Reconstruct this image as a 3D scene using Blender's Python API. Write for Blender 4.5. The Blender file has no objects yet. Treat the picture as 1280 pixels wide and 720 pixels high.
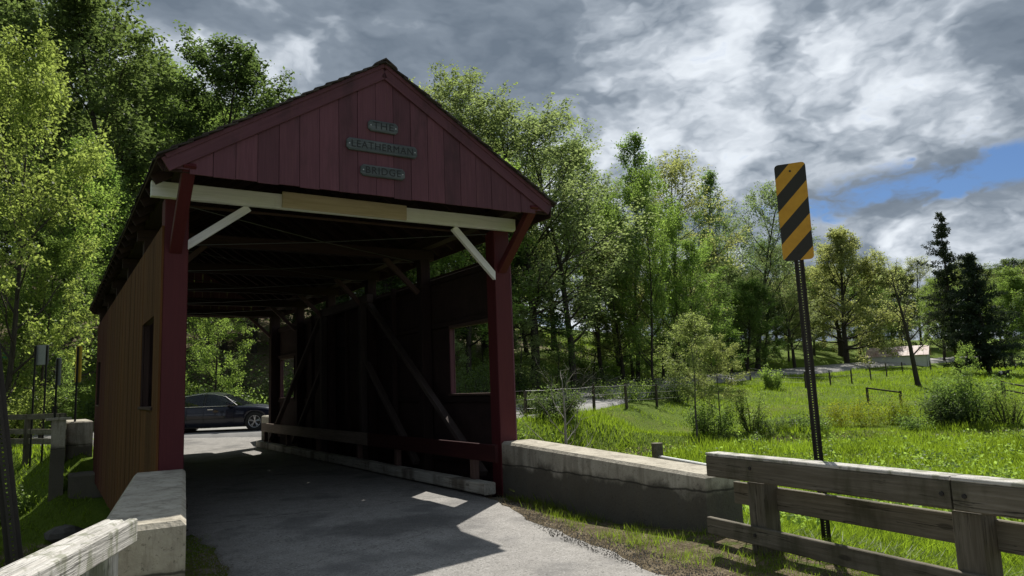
import bpy, math, random
import numpy as np
from mathutils import Matrix, Vector
random.seed(7)
RNG = np.random.default_rng(7)
SC = bpy.context.scene
COL = SC.collection
R = math.radians

# ------------------------------------------------------------------ camera
EYE = np.array([-1.117, -9.671, 1.6])
YAW, PITCH, ROLL, FPX = R(-32.553), R(7.674), R(-2.135), 905.76
_f = np.array([-math.sin(YAW)*math.cos(PITCH), math.cos(YAW)*math.cos(PITCH), math.sin(PITCH)])
_r = np.array([math.cos(YAW), math.sin(YAW), 0.0])
_u = np.cross(_r, _f)
RT = _r*math.cos(ROLL) + _u*math.sin(ROLL)
UP = -_r*math.sin(ROLL) + _u*math.cos(ROLL)
cam = bpy.data.cameras.new('camera')
cam.sensor_width = 36.0
cam.lens = FPX/1280*36
cam.clip_start = 0.05
cam.clip_end = 3000
camo = bpy.data.objects.new('camera', cam)
COL.objects.link(camo)
M = Matrix.Identity(4)
for i in range(3):
    M[i][0], M[i][1], M[i][2], M[i][3] = RT[i], UP[i], -_f[i], EYE[i]
camo.matrix_world = M
SC.camera = camo

def at(u, d, v=360.0):
    """world point seen in photo column u (row v) at forward depth d"""
    q = _f + RT*(u-640)/FPX - UP*(v-360)/FPX
    return EYE + q*d

# ------------------------------------------------------------------ render, light
SC.view_settings.view_transform = 'Standard'
SC.view_settings.look = 'None'
SC.view_settings.exposure = 0.45
SC.render.engine = 'CYCLES'
SC.cycles.max_bounces = 7
SC.cycles.diffuse_bounces = 3
SC.cycles.glossy_bounces = 3
SC.cycles.transmission_bounces = 5
SC.cycles.transparent_max_bounces = 6
SC.cycles.caustics_reflective = False
SC.cycles.caustics_refractive = False
SC.cycles.use_denoising = True

SUN = Vector((0.58, 0.53, 1.0)).normalized()      # direction towards the sun
sun = bpy.data.lights.new('sun', 'SUN')
sun.energy = 4.6
sun.angle = R(0.53)
sun.color = (1.0, 0.955, 0.88)
suno = bpy.data.objects.new('sun', sun)
COL.objects.link(suno)
suno.rotation_euler = (-SUN).to_track_quat('-Z', 'Y').to_euler()

W_ = bpy.data.worlds.new('World')
SC.world = W_
W_.use_nodes = True
nt = W_.node_tree
nt.nodes.clear()
SKYRAMP = [(.38, (7.0, 7.4, 7.8)), (.45, (5.1, 5.5, 6.0)), (.50, (3.1, 3.5, 4.0)), (.55, (1.75, 2.1, 2.55)), (.64, (1.15, 1.45, 1.85))]

class NT:
    """tiny node-tree helper"""
    def __init__(s, tree): s.t = tree
    def n(s, kind, **kw):
        x = s.t.nodes.new(kind)
        for k, v in kw.items():
            setattr(x, k, v)
        return x
    def put(s, sock, v):
        if isinstance(v, bpy.types.NodeSocket): s.t.links.new(v, sock)
        elif v is not None: sock.default_value = v
    def math(s, op, a, b=None, c=None, clamp=False):
        x = s.n('ShaderNodeMath', operation=op, use_clamp=clamp)
        s.put(x.inputs[0], a); s.put(x.inputs[1], b)
        if c is not None: s.put(x.inputs[2], c)
        return x.outputs[0]
    def noise(s, vec, scale, detail=4, rough=.55, dist=0.0, out='Fac'):
        x = s.n('ShaderNodeTexNoise')
        if vec is not None: s.put(x.inputs['Vector'], vec)
        x.inputs['Scale'].default_value = scale
        x.inputs['Detail'].default_value = detail
        x.inputs['Roughness'].default_value = rough
        x.inputs['Distortion'].default_value = dist
        return x.outputs[out]
    def ramp(s, fac, stops, interp='LINEAR'):
        x = s.n('ShaderNodeValToRGB')
        s.put(x.inputs[0], fac)
        cr = x.color_ramp
        cr.interpolation = interp
        while len(cr.elements) < len(stops): cr.elements.new(.5)
        for e, (p, c) in zip(cr.elements, stops):
            e.position = p
            e.color = (c, c, c, 1) if not hasattr(c, '__len__') else (*c[:3], 1)
        return x.outputs[0]
    def mix(s, fac, a, b, mode='MIX'):
        x = s.n('ShaderNodeMix', data_type='RGBA', blend_type=mode)
        s.put(x.inputs[0], fac)
        for i, v in ((6, a), (7, b)):
            if hasattr(v, '__len__') and not isinstance(v, bpy.types.NodeSocket): v = (*v[:3], 1)
            s.put(x.inputs[i], v)
        return x.outputs[2]
    def mapv(s, vec, scale=(1, 1, 1), loc=(0, 0, 0), rot=(0, 0, 0)):
        x = s.n('ShaderNodeMapping')
        s.put(x.inputs['Vector'], vec)
        x.inputs['Scale'].default_value = scale
        x.inputs['Location'].default_value = loc
        x.inputs['Rotation'].default_value = rot
        return x.outputs[0]
    def smooth(s, x, lo, hi):
        m = s.n('ShaderNodeMapRange', interpolation_type='SMOOTHSTEP')
        s.put(m.inputs[0], x)
        m.inputs[1].default_value = lo; m.inputs[2].default_value = hi
        return m.outputs[0]

w = NT(nt)
sky = w.n('ShaderNodeTexSky', sky_type='NISHITA', sun_disc=False)
sky.sun_elevation = math.asin(SUN.z)
sky.sun_rotation = math.atan2(SUN.x, SUN.y)
sky.altitude = 300
tc = w.n('ShaderNodeTexCoord')
D = tc.outputs['Generated']
sep = w.n('ShaderNodeSeparateXYZ'); w.put(sep.inputs[0], D)
dx, dy, dz = sep.outputs
zz = w.math('ADD', w.math('MAXIMUM', dz, 0.0), 0.62)
cmb = w.n('ShaderNodeCombineXYZ')
w.put(cmb.inputs[0], w.math('DIVIDE', dx, zz)); w.put(cmb.inputs[1], w.math('DIVIDE', dy, zz)); w.put(cmb.inputs[2], w.math('MULTIPLY', dz, 1.5))
P = cmb.outputs[0]
warp = w.noise(P, 3.2, 5, .6, out='Color')
vm = w.n('ShaderNodeVectorMath', operation='MULTIPLY_ADD')
w.put(vm.inputs[0], warp); vm.inputs[1].default_value = (.34, .34, .34); w.put(vm.inputs[2], P)
P2 = vm.outputs[0]
body = w.noise(w.mapv(P2, loc=(3.1, 7.7, .4)), 2.4, 5, .52)
def billow(loc, scale):
    n_ = w.noise(w.mapv(P2, loc=loc), scale, 2, .45)
    return w.math('ABSOLUTE', w.math('SUBTRACT', w.math('MULTIPLY', n_, 2.0), 1.0))
mid = w.math('ADD', w.math('MULTIPLY', w.noise(w.mapv(P2, loc=(1.3, 4.1, 5.4)), 6.0, 7, .58), .6), .345)
mid = w.math('SUBTRACT', mid, w.math('ADD', w.math('MULTIPLY', billow((1.3, 4.1, 5.4), 5.0), .75), w.math('MULTIPLY', billow((7.3, 2.1, 1.4), 12.0), .40)))
fine = w.noise(w.mapv(P2, loc=(9.1, 1.7, 2.4)), 11.0, 7, .62)
az = w.math('ARCTAN2', dx, dy)
el = w.math('ARCSINE', dz)
def blob(a0, e0, sa, se, tilt=0.0):
    a = w.math('SUBTRACT', az, a0)
    e = w.math('SUBTRACT', w.math('SUBTRACT', el, e0), w.math('MULTIPLY', a, tilt))
    a = w.math('DIVIDE', a, sa); e = w.math('DIVIDE', e, se)
    r2 = w.math('ADD', w.math('MULTIPLY', a, a), w.math('MULTIPLY', e, e))
    return w.math('EXPONENT', w.math('MULTIPLY', r2, -1.0))
def azel(u, v):
    q = at(u, 1.0, v) - EYE
    return math.atan2(q[0], q[1]), math.asin(q[2]/np.linalg.norm(q))
GAP = azel(1185, 226)
gap = blob(GAP[0], GAP[1], 0.25, 0.031, .06)
# nearly overcast broken cloud with a blue gap low on the right
cm = w.math('ADD', w.math('MULTIPLY', body, .55), w.math('ADD', w.math('MULTIPLY', mid, .40), w.math('MULTIPLY', fine, .24)))
cm = w.math('SUBTRACT', w.math('ADD', cm, .035), w.math('MULTIPLY', gap, .295))
cmask = w.smooth(cm, .43, .53)
glow = w.n('ShaderNodeVectorMath', operation='DOT_PRODUCT')
w.put(glow.inputs[0], D); glow.inputs[1].default_value = SUN
gl = w.math('POWER', w.math('MAXIMUM', glow.outputs['Value'], 0.0), 3.0)
dens = w.math('ADD', w.math('MULTIPLY', body, .68), w.math('ADD', w.math('MULTIPLY', mid, .31), w.math('MULTIPLY', fine, .12)))
dens = w.math('SUBTRACT', dens, w.math('MULTIPLY', w.smooth(el, .40, .05), .05))
dens = w.math('SUBTRACT', dens, w.math('MULTIPLY', w.math('SUBTRACT', gl, .35), .10))
rim = blob(GAP[0], GAP[1]-.045, 0.32, 0.05, .06)
dens = w.math('SUBTRACT', dens, w.math('MULTIPLY', rim, .055))
dens = w.math('SUBTRACT', dens, .010)
dark = w.ramp(dens, SKYRAMP)
cl = dark
skyc = w.mix(1.0, sky.outputs[0], (.27, .38, .54), 'MULTIPLY')
fin = w.mix(cmask, skyc, cl)
bg = w.n('ShaderNodeBackground'); w.put(bg.inputs[0], fin); bg.inputs[1].default_value = 0.1
wo = w.n('ShaderNodeOutputWorld'); nt.links.new(bg.outputs[0], wo.inputs[0])

# ------------------------------------------------------------------ materials
MATS = {}
def newmat(name):
    m = bpy.data.materials.new(name); m.use_nodes = True
    m.node_tree.nodes.clear()
    q = NT(m.node_tree)
    out = q.n('ShaderNodeOutputMaterial')
    b = q.n('ShaderNodeBsdfPrincipled')
    m.node_tree.links.new(b.outputs[0], out.inputs[0])
    MATS[name] = m
    return m, q, b, out
def ocoord(q, rnd=True):
    t = q.n('ShaderNodeTexCoord').outputs['Object']
    if not rnd: return t
    oi = q.n('ShaderNodeObjectInfo')
    a = q.n('ShaderNodeVectorMath', operation='MULTIPLY_ADD')
    cb = q.n('ShaderNodeCombineXYZ')
    for i in range(3): q.put(cb.inputs[i], oi.outputs['Random'])
    q.put(a.inputs[0], cb.outputs[0]); a.inputs[1].default_value = (37, 17, 23); q.put(a.inputs[2], t)
    return a.outputs[0]
def bump(q, b, h, strength, dist=.01):
    x = q.n('ShaderNodeBump'); x.inputs['Strength'].default_value = strength
    x.inputs['Distance'].default_value = dist
    q.put(x.inputs['Height'], h); q.put(b.inputs['Normal'], x.outputs[0])
def wood(name, c1, c2, c3, rough=.75, grain=1.0, spec=.25, worldmix=None, bumps=.5, objvar=.35, crack=0.0):
    """planed or weathered timber, grain along local X"""
    m, q, b, out = newmat(name)
    v = ocoord(q)
    g = q.noise(q.mapv(v, (1.2, 26*grain, 26*grain)), 1.6, 6, .6, .4)
    k = q.noise(q.mapv(v, (.7, 3, 3)), 1.4, 4, .6)
    f = q.noise(q.mapv(v, (4, 90, 90)), 2.0, 3, .7)
    col = q.ramp(q.math('ADD', q.math('MULTIPLY', g, .6), q.math('MULTIPLY', k, .4)), [(.32, c1), (.5, c2), (.68, c3)])
    oi = q.n('ShaderNodeObjectInfo').outputs['Random']
    lum = q.ramp(oi, [(0, 1-objvar), (1, 1+objvar*.6)])
    col = q.mix(1, col, lum, 'MULTIPLY')
    if worldmix:
        col = worldmix(q, col)
    if crack:
        ck = q.noise(q.mapv(v, (.9, 34, 34)), 1.3, 3, .5, .25)
        ck = q.smooth(q.math('ABSOLUTE', q.math('SUBTRACT', ck, .56)), .022, .006)
        gate = q.smooth(q.noise(q.mapv(v, (.8, 5, 5)), 1.7, 2, .5), .46, .56)
        ck = q.math('MULTIPLY', q.math('MULTIPLY', ck, gate), crack)
        kn = q.n('ShaderNodeTexVoronoi'); q.put(kn.inputs['Vector'], q.mapv(v, (1.6, 4.5, 4.5))); kn.inputs['Scale'].default_value = 1.0
        knm = q.math('MULTIPLY', q.smooth(kn.outputs['Distance'], .13, .07), .6)
        col = q.mix(q.math('MAXIMUM', ck, knm), col, tuple(x*.22 for x in c1))
    q.put(b.inputs['Base Color'], col)
    b.inputs['Roughness'].default_value = rough
    b.inputs['Specular IOR Level'].default_value = spec
    bump(q, b, q.math('ADD', g, q.math('MULTIPLY', f, .6)), bumps, .006)
    return m
def wpos(q): return q.n('ShaderNodeNewGeometry').outputs['Position']
def grime(c, lo, hi, scale=1.3, amt=.6):
    def fn(q, col):
        n = q.noise(q.mapv(wpos(q), (1, 1, .35)), scale, 5, .6)
        return q.mix(q.math('MULTIPLY', q.smooth(n, lo, hi), amt), col, c)
    return fn

wood('red_paint', (.088, .031, .043), (.112, .040, .055), (.138, .053, .071), .62, 1, .3, lambda q, c: q.mix(q.math('MULTIPLY', q.smooth(q.noise(q.mapv(wpos(q), (9, 9, 1.2)), 1.6, 6, .65), .56, .70), .5), grime((.035, .016, .019), .5, .7, 1.8, .7)(q, c), (.13, .055, .055)), .35, .22)
wood('post_red', (.072, .010, .014), (.082, .012, .0165), (.095, .015, .019), .6, 1, .3, None, .3, .1)
def olive(q, col):
    # old siding: brown boards, mixing to dark red towards the far end
    p = wpos(q); s = q.n('ShaderNodeSeparateXYZ'); q.put(s.inputs[0], p)
    n = q.noise(q.mapv(p, (1, 1.4, .25)), 1.1, 5, .6)
    a = q.math('ADD', q.math('MULTIPLY', s.outputs[1], .085), q.math('MULTIPLY', n, .9))
    return q.mix(q.smooth(a, .95, 1.6), col, (.065, .016, .013))
wood('olive_siding', (.064, .025, .008), (.102, .041, .013), (.136, .060, .020), .8, 1.2, .2, olive, .5, .26)
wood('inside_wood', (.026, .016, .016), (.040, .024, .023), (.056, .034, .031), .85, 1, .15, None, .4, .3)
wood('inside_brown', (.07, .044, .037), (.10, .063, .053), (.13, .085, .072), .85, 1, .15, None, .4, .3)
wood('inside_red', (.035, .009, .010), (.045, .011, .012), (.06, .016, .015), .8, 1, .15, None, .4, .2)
wood('guard_grey', (.16, .12, .10), (.23, .185, .155), (.30, .25, .21), .85, 1, .15, None, .4, .2)
wood('truss_wood', (.05, .037, .034), (.075, .057, .052), (.10, .08, .072), .85, 1, .15, None, .4, .25)
wood('white_paint', (.66, .65, .67), (.80, .78, .81), (.85, .84, .86), .6, .8, .3, grime((.33, .31, .27), .55, .75, 2.2, .5), .25, .06)
wood('curb_timber', (.26, .24, .20), (.40, .38, .33), (.55, .53, .47), .8, 1, .2, grime((.10, .08, .06), .45, .66, 2.4, .8), .5, .15, .7)
wood('raw_lumber', (.40, .31, .23), (.52, .41, .31), (.60, .49, .38), .7, .8, .25, None, .25, .05)
wood('weathered_rail', (.10, .085, .06), (.16, .14, .105), (.24, .215, .17), .8, 1, .2, grime((.055, .055, .03), .48, .66, 2.5, .7), .8, .18, .9)
wood('bleached_rail', (.20, .19, .165), (.52, .50, .46), (.74, .72, .67), .8, 1.5, .2, grime((.20, .21, .14), .50, .60, 7.5, .7), 1.3, .05, .9)
wood('plaque_wood', (.05, .06, .066), (.085, .098, .105), (.15, .165, .175), .8, 1, .2, None, .6, .05)
wood('fence_wood', (.05, .042, .032), (.09, .075, .058), (.14, .12, .095), .85, 1, .15, None, .5, .3)
wood('shingle', (.035, .028, .028), (.06, .05, .048), (.09, .075, .07), .9, .6, .15, None, .6, .3)

def rock(name, cols, scale=3, rough=.85, b_=.5, grim=None, dist=.02, spec=.3):
    m, q, b, out = newmat(name)
    v = wpos(q)
    n = q.noise(v, scale, 7, .62)
    n2 = q.noise(v, scale*14, 4, .6)
    col = q.ramp(q.math('ADD', q.math('MULTIPLY', n, .75), q.math('MULTIPLY', n2, .25)), [(.3+.4*i/(len(cols)-1), c) for i, c in enumerate(cols)])
    if grim: col = grim(q, col, v)
    q.put(b.inputs['Base Color'], col)
    b.inputs['Roughness'].default_value = rough
    b.inputs['Specular IOR Level'].default_value = spec
    bump(q, b, q.math('ADD', n, q.math('MULTIPLY', n2, .5)), b_, dist)
    return m
def conc_grime_shade(q, col, v):
    s = q.n('ShaderNodeSeparateXYZ'); q.put(s.inputs[0], v)
    streak = q.noise(q.mapv(v, (3, 3, .35)), 2.4, 5, .65)
    patch = q.noise(v, 2.1, 5, .6)
    low = q.smooth(q.math('ADD', s.outputs[2], q.math('MULTIPLY', patch, .55)), .79, .64)  # lower-face stain, deepened so the faces read as shaded under the lit top
    m1 = q.mix(q.math('MULTIPLY', low, .86), col, (.06, .054, .042))
    m2 = q.mix(q.math('MULTIPLY', q.smooth(streak, .48, .62), .42), m1, (.12, .105, .075))
    j = q.math('ABSOLUTE', q.math('SUBTRACT', s.outputs[2], q.math('ADD', .36, q.math('MULTIPLY', q.noise(v, 1.4, 4, .6), .12))))
    m3 = q.mix(q.math('MULTIPLY', q.smooth(j, .016, .004), .8), m2, (.03, .027, .022))
    pit = q.noise(v, 26, 4, .7)
    return q.mix(q.math('MULTIPLY', q.smooth(pit, .58, .68), .55), m3, (.05, .045, .035))
rock('concrete', [(.30, .27, .215), (.42, .385, .31), (.54, .50, .41)], 2.6, .9, .8, conc_grime_shade, .02)
rock('dark_stone', [(.05, .047, .04), (.09, .085, .075), (.14, .13, .115)], 3, .9, .8, None, .05)
def asph_extra(q, col, v):
    s = q.noise(v, 55, 4, .75)
    col = q.mix(q.smooth(s, .53, .66), col, (.42, .41, .39))
    s3 = q.noise(v, 38, 4, .75)
    col = q.mix(q.math('MULTIPLY', q.smooth(s3, .54, .64), .8), col, (.055, .053, .05))
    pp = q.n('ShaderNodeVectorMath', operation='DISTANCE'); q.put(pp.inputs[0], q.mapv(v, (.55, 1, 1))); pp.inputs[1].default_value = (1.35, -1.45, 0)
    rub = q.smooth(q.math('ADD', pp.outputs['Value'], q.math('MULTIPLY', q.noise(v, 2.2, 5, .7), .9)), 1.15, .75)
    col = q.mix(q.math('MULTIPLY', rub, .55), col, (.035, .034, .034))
    big = q.noise(v, .9, 5, .6)
    col = q.mix(q.math('MULTIPLY', q.smooth(big, .50, .66), .55), col, (.085, .083, .082))
    line = q.n('ShaderNodeSeparateXYZ'); q.put(line.inputs[0], v)
    wob = q.math('MULTIPLY', q.math('SUBTRACT', q.noise(v, 1.2, 4, .65), .5), .7)
    for y0, k_ in ((.55, .09), (-2.9, -.35)):
        dd = q.math('ABSOLUTE', q.math('SUBTRACT', q.math('ADD', line.outputs[1], wob), q.math('ADD', y0, q.math('MULTIPLY', line.outputs[0], -k_))))
        col = q.mix(q.math('MULTIPLY', q.smooth(dd, .018, .004), .8 if k_ > 0 else .35), col, (.04, .038, .036))
    return col
rock('asphalt', [(.18, .17, .155), (.24, .228, .21), (.30, .285, .265)], 5, .85, .8, asph_extra, .012, .35)
rock('far_asphalt', [(.20, .195, .185), (.25, .245, .235), (.30, .29, .28)], 2, .8, .3, None, .01)
rock('gravel', [(.12, .105, .085), (.22, .20, .17), (.38, .35, .30)], 22, .9, 1, None, .02)
rock('barn_white', [(.58, .58, .57), (.68, .68, .67), (.76, .76, .75)], 1.5, .8, .2)
rock('barn_door', [(.20, .21, .22), (.28, .29, .30), (.34, .35, .36)], 1.5, .8, .2)
rock('barn_roof', [(.28, .12, .08), (.40, .29, .25), (.56, .49, .46)], .9, .6, .3)
rock('wall_dark', [(.03, .03, .03), (.05, .05, .05), (.07, .07, .07)], 2)

def metal(name, col, rough, met=.9, var=.15):
    m, q, b, out = newmat(name)
    n = q.noise(ocoord(q), 14, 4, .6)
    q.put(b.inputs['Base Color'], q.mix(n, tuple(c*(1-var) for c in col), tuple(c*(1+var) for c in col)))
    b.inputs['Metallic'].default_value = met
    b.inputs['Roughness'].default_value = rough
    return m
metal('steel_post', (.03, .027, .024), .75, .2, .4)
metal('galvanised', (.55, .56, .56), .5, .6, .2)
metal('sign_back', (.28, .29, .29), .6, .5, .2)
metal('bolt', (.5, .5, .48), .4, .8)
metal('wire', (.13, .13, .13), .5, .7)
metal('chrome', (.65, .66, .68), .15, 1.0)
metal('rim_metal', (.55, .56, .58), .3, .9)
metal('sign_green', (.02, .20, .09), .5, 0)
metal('sign_yellow', (.55, .36, .03), .5, 0)
metal('tyre', (.02, .02, .02), .8, 0)
metal('black_plastic', (.02, .02, .022), .5, 0)
metal('letter_dark', (.018, .019, .022), .8, 0)
metal('red_lens', (.35, .01, .01), .2, 0)
metal('hide_black', (.015, .013, .012), .85, 0)
metal('hide_white', (.6, .58, .54), .9, 0)
m, q, b, out = newmat('car_paint')
b.inputs['Base Color'].default_value = (.006, .008, .020, 1)
b.inputs['Roughness'].default_value = .3; b.inputs['Specular IOR Level'].default_value = .3; b.inputs['Coat Weight'].default_value = .6; b.inputs['Coat Roughness'].default_value = .04
m, q, b, out = newmat('car_glass')
b.inputs['Base Color'].default_value = (.06, .07, .075, 1); b.inputs['Roughness'].default_value = .02
b.inputs['Transmission Weight'].default_value = .75; b.inputs['IOR'].default_value = 1.05
b.inputs['Coat Weight'].default_value = 1.0; b.inputs['Coat Roughness'].default_value = .01
m, q, b, out = newmat('lamp_glass')
b.inputs['Base Color'].default_value = (.8, .82, .85, 1); b.inputs['Roughness'].default_value = .08; b.inputs['Metallic'].default_value = .6
m, q, b, out = newmat('seat_fabric')
b.inputs['Base Color'].default_value = (.03, .03, .032, 1); b.inputs['Roughness'].default_value = .9

# object marker: black and yellow diagonal stripes (print), local X across, Z up, metres
m, q, b, out = newmat('marker_stripes')
v = q.n('ShaderNodeTexCoord').outputs['Object']
s = q.n('ShaderNodeSeparateXYZ'); q.put(s.inputs[0], v)
t = q.math('FRACT', q.math('ADD', q.math('DIVIDE', q.math('SUBTRACT', s.outputs[2], s.outputs[0]), .305), 2.02))
dirt = q.noise(v, 9, 5, .6)
yel = q.ramp(dirt, [(.3, (.50, .25, .018)), (.7, (.62, .33, .03))])
q.put(b.inputs['Base Color'], q.mix(q.math('GREATER_THAN', t, .5), yel, (.012, .012, .014)))
b.inputs['Roughness'].default_value = .45

def leafmat(name, refl, trans, var=.5, bright=None, tw=.5, tint=.25):
    m, q, b, out = newmat(name)
    m.node_tree.nodes.remove(b)
    v = q.n('ShaderNodeTexCoord').outputs['Object']
    n = q.noise(v, 9.0, 2, .5)
    n2 = q.noise(v, .55, 3, .55)
    f = q.math('ADD', q.math('MULTIPLY', n, .6), q.math('MULTIPLY', n2, .4))
    def rng(c):
        lo = tuple(x*(1-var) for x in c); hi = bright if (bright and c is trans) else tuple(min(1, x*(1+var)) for x in c)
        cc = q.ramp(f, [(.34, lo), (.5, c), (.66, hi)])
        oi = q.n('ShaderNodeObjectInfo').outputs['Random']
        return q.mix(1, cc, q.ramp(oi, [(0, (1-tint, 1-tint*.7, 1-tint)), (1, (1+tint*.6, 1+tint*.3, 1))]), 'MULTIPLY')
    d = q.n('ShaderNodeBsdfDiffuse'); q.put(d.inputs[0], rng(refl))
    t = q.n('ShaderNodeBsdfTranslucent'); q.put(t.inputs[0], rng(trans))
    g = q.n('ShaderNodeBsdfGlossy'); g.inputs['Roughness'].default_value = .45; g.inputs[0].default_value = (.25, .25, .25, 1)
    ms = q.n('ShaderNodeMixShader'); ms.inputs[0].default_value = tw
    q.put(ms.inputs[1], d.outputs[0]); q.put(ms.inputs[2], t.outputs[0])
    m2 = q.n('ShaderNodeMixShader'); m2.inputs[0].default_value = .06
    q.put(m2.inputs[1], ms.outputs[0]); q.put(m2.inputs[2], g.outputs[0])
    m.node_tree.links.new(m2.outputs[0], out.inputs[0])
    return m
leafmat('leaf_dark', (0.078, 0.112, 0.050), (0.183, 0.268, 0.073))
leafmat('leaf_mid', (0.116, 0.171, 0.062), (0.317, 0.464, 0.098))
leafmat('leaf_bright', (.13, .20, .06), (.34, .52, .10))
leafmat('leaf_lime', (.15, .20, .055), (.42, .54, .12))
leafmat('leaf_olive', (.155, .195, .095), (.40, .50, .18))
leafmat('leaf_gold', (.175, .205, .085), (.43, .50, .16))
leafmat('leaf_pale', (0.264, 0.279, 0.109), (0.512, 0.586, 0.171))
leafmat('needle', (.040, .060, .038), (.05, .07, .035), .5, None, .3)
leafmat('grass_blade', (.11, .155, .016), (.32, .47, .03), .4, None, .5, 0)
leafmat('dry_grass', (.24, .20, .10), (.2, .17, .08), .5, None, .3, 0)
leafmat('weed_yellow', (.16, .18, .02), (.36, .42, .03), .4)

def bark(name, cols):
    m, q, b, out = newmat(name)
    v = q.n('ShaderNodeTexCoord').outputs['Object']
    n = q.noise(q.mapv(v, (9, 9, 1.6)), 1.5, 6, .65)
    col = q.ramp(n, [(.3, cols[0]), (.7, cols[1])])
    q.put(b.inputs['Base Color'], col); b.inputs['Roughness'].default_value = .95
    b.inputs['Specular IOR Level'].default_value = .1
    bump(q, b, n, .9, .04)
bark('bark', ((.028, .024, .020), (.085, .074, .062)))
bark('bark_grey', ((.06, .055, .05), (.16, .15, .135)))
bark('bark_pale', ((.24, .22, .19), (.42, .39, .35)))

# ground: grass / leaf litter by a painted ground-type attribute
m, q, b, out = newmat('ground')
v = wpos(q)
at_ = q.n('ShaderNodeAttribute'); at_.attribute_name = 'litter'
n = q.noise(v, .35, 6, .6); n2 = q.noise(v, 6, 5, .65); n3 = q.noise(v, 40, 3, .6)
g1 = q.ramp(q.math('ADD', q.math('MULTIPLY', n, .55), q.math('MULTIPLY', n2, .45)), [(.33, (.060, .095, .012)), (.5, (.10, .155, .017)), (.66, (.15, .20, .028))])
l1 = q.ramp(q.math('ADD', q.math('MULTIPLY', n2, .6), q.math('MULTIPLY', n3, .4)), [(.34, (.065, .050, .032)), (.5, (.15, .118, .075)), (.64, (.29, .24, .16))])
lf = q.smooth(q.math('ADD', at_.outputs['Fac'], q.math('MULTIPLY', q.math('SUBTRACT', n2, .5), 1.1)), .40, .62)
dryp = q.smooth(q.noise(q.mapv(v, (1, 1, 1), (40, 9, 0)), .22, 6, .65), .52, .68)
g1 = q.mix(q.math('MULTIPLY', dryp, .5), g1, (.16, .15, .045))
q.put(b.inputs['Base Color'], q.mix(lf, g1, l1)); b.inputs['Roughness'].default_value = .95
b.inputs['Specular IOR Level'].default_value = .1
bump(q, b, q.math('ADD', n2, n3), 1.0, .06)
m, q, b, out = newmat('creek_water')
b.inputs['Base Color'].default_value = (.03, .035, .02, 1); b.inputs['Roughness'].default_value = .08
b.inputs['IOR'].default_value = 1.33
bump(q, b, q.noise(wpos(q), 3, 4, .6), .25, .03)

# ------------------------------------------------------------------ object helpers
WM = {}
def link(o, parent=None, world=None):
    COL.objects.link(o)
    world = world or Matrix.Identity(4)
    WM[o.name] = world
    if parent is not None:
        o.parent = parent
        o.matrix_basis = WM[parent.name].inverted() @ world
    else:
        o.matrix_basis = world
    return o
def tag(o, label=None, cat=None, group=None, kind=None):
    if label: o['label'] = label
    if cat: o['category'] = cat
    if group: o['group'] = group
    if kind: o['kind'] = kind
    return o
def thing(name, loc, label, cat, group=None, rz=0.0):
    o = bpy.data.objects.new(name, None); o.empty_display_size = .2
    link(o, None, Matrix.Translation(Vector(loc)) @ Matrix.Rotation(rz, 4, 'Z'))
    return tag(o, label, cat, group)
class MB:
    def __init__(s): s.v = []; s.f = []
    def add(s, vs, fs):
        k = len(s.v); s.v += [tuple(map(float, p)) for p in vs]; s.f += [tuple(i+k for i in f) for f in fs]; return s
    def box(s, a, b):
        x0, y0, z0 = a; x1, y1, z1 = b
        return s.add([(x0, y0, z0), (x1, y0, z0), (x1, y1, z0), (x0, y1, z0), (x0, y0, z1), (x1, y0, z1), (x1, y1, z1), (x0, y1, z1)],
                     [(3, 2, 1, 0), (4, 5, 6, 7), (0, 1, 5, 4), (1, 2, 6, 5), (2, 3, 7, 6), (3, 0, 4, 7)])
    def prism(s, poly, z0, z1):
        """poly (x,y) ccw; z0/z1 numbers or lists"""
        n = len(poly); Z0 = z0 if hasattr(z0, '__len__') else [z0]*n; Z1 = z1 if hasattr(z1, '__len__') else [z1]*n
        vs = [(*p, z) for p, z in zip(poly, Z0)] + [(*p, z) for p, z in zip(poly, Z1)]
        fs = [tuple(range(n))[::-1], tuple(range(n, 2*n))] + [(i, (i+1) % n, n+(i+1) % n, n+i) for i in range(n)]
        return s.add(vs, fs)
    def tube(s, pts, rad, n=6, cap=True):
        pts = [Vector(p) for p in pts]; k = len(s.v); vs = []; fs = []
        for i, p in enumerate(pts):
            t = (pts[min(i+1, len(pts)-1)] - pts[max(i-1, 0)]).normalized()
            a = t.cross(Vector((0, 0, 1)) if abs(t.z) < .95 else Vector((1, 0, 0))).normalized(); bb = t.cross(a)
            r = rad[i] if hasattr(rad, '__len__') else rad
            for j in range(n):
                an = 2*math.pi*j/n
                vs.append(p + (a*math.cos(an) + bb*math.sin(an))*r)
        for i in range(len(pts)-1):
            for j in range(n):
                fs.append((i*n+j, i*n+(j+1) % n, (i+1)*n+(j+1) % n, (i+1)*n+j))
        if cap: fs += [tuple(range(n))[::-1], tuple(range((len(pts)-1)*n, len(pts)*n))]
        return s.add(vs, fs)
    def mesh(s, name, mat, smooth=False):
        me = bpy.data.meshes.new(name); me.from_pydata(s.v, [], s.f)
        for mm in (mat if isinstance(mat, (list, tuple)) else [mat]): me.materials.append(MATS[mm])
        if smooth: me.shade_smooth()
        me.update(); return me
    def obj(s, name, mat, parent=None, smooth=False, world=None):
        o = bpy.data.objects.new(name, s.mesh(name, mat, smooth)); return link(o, parent, world)
_BM = {}
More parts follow.
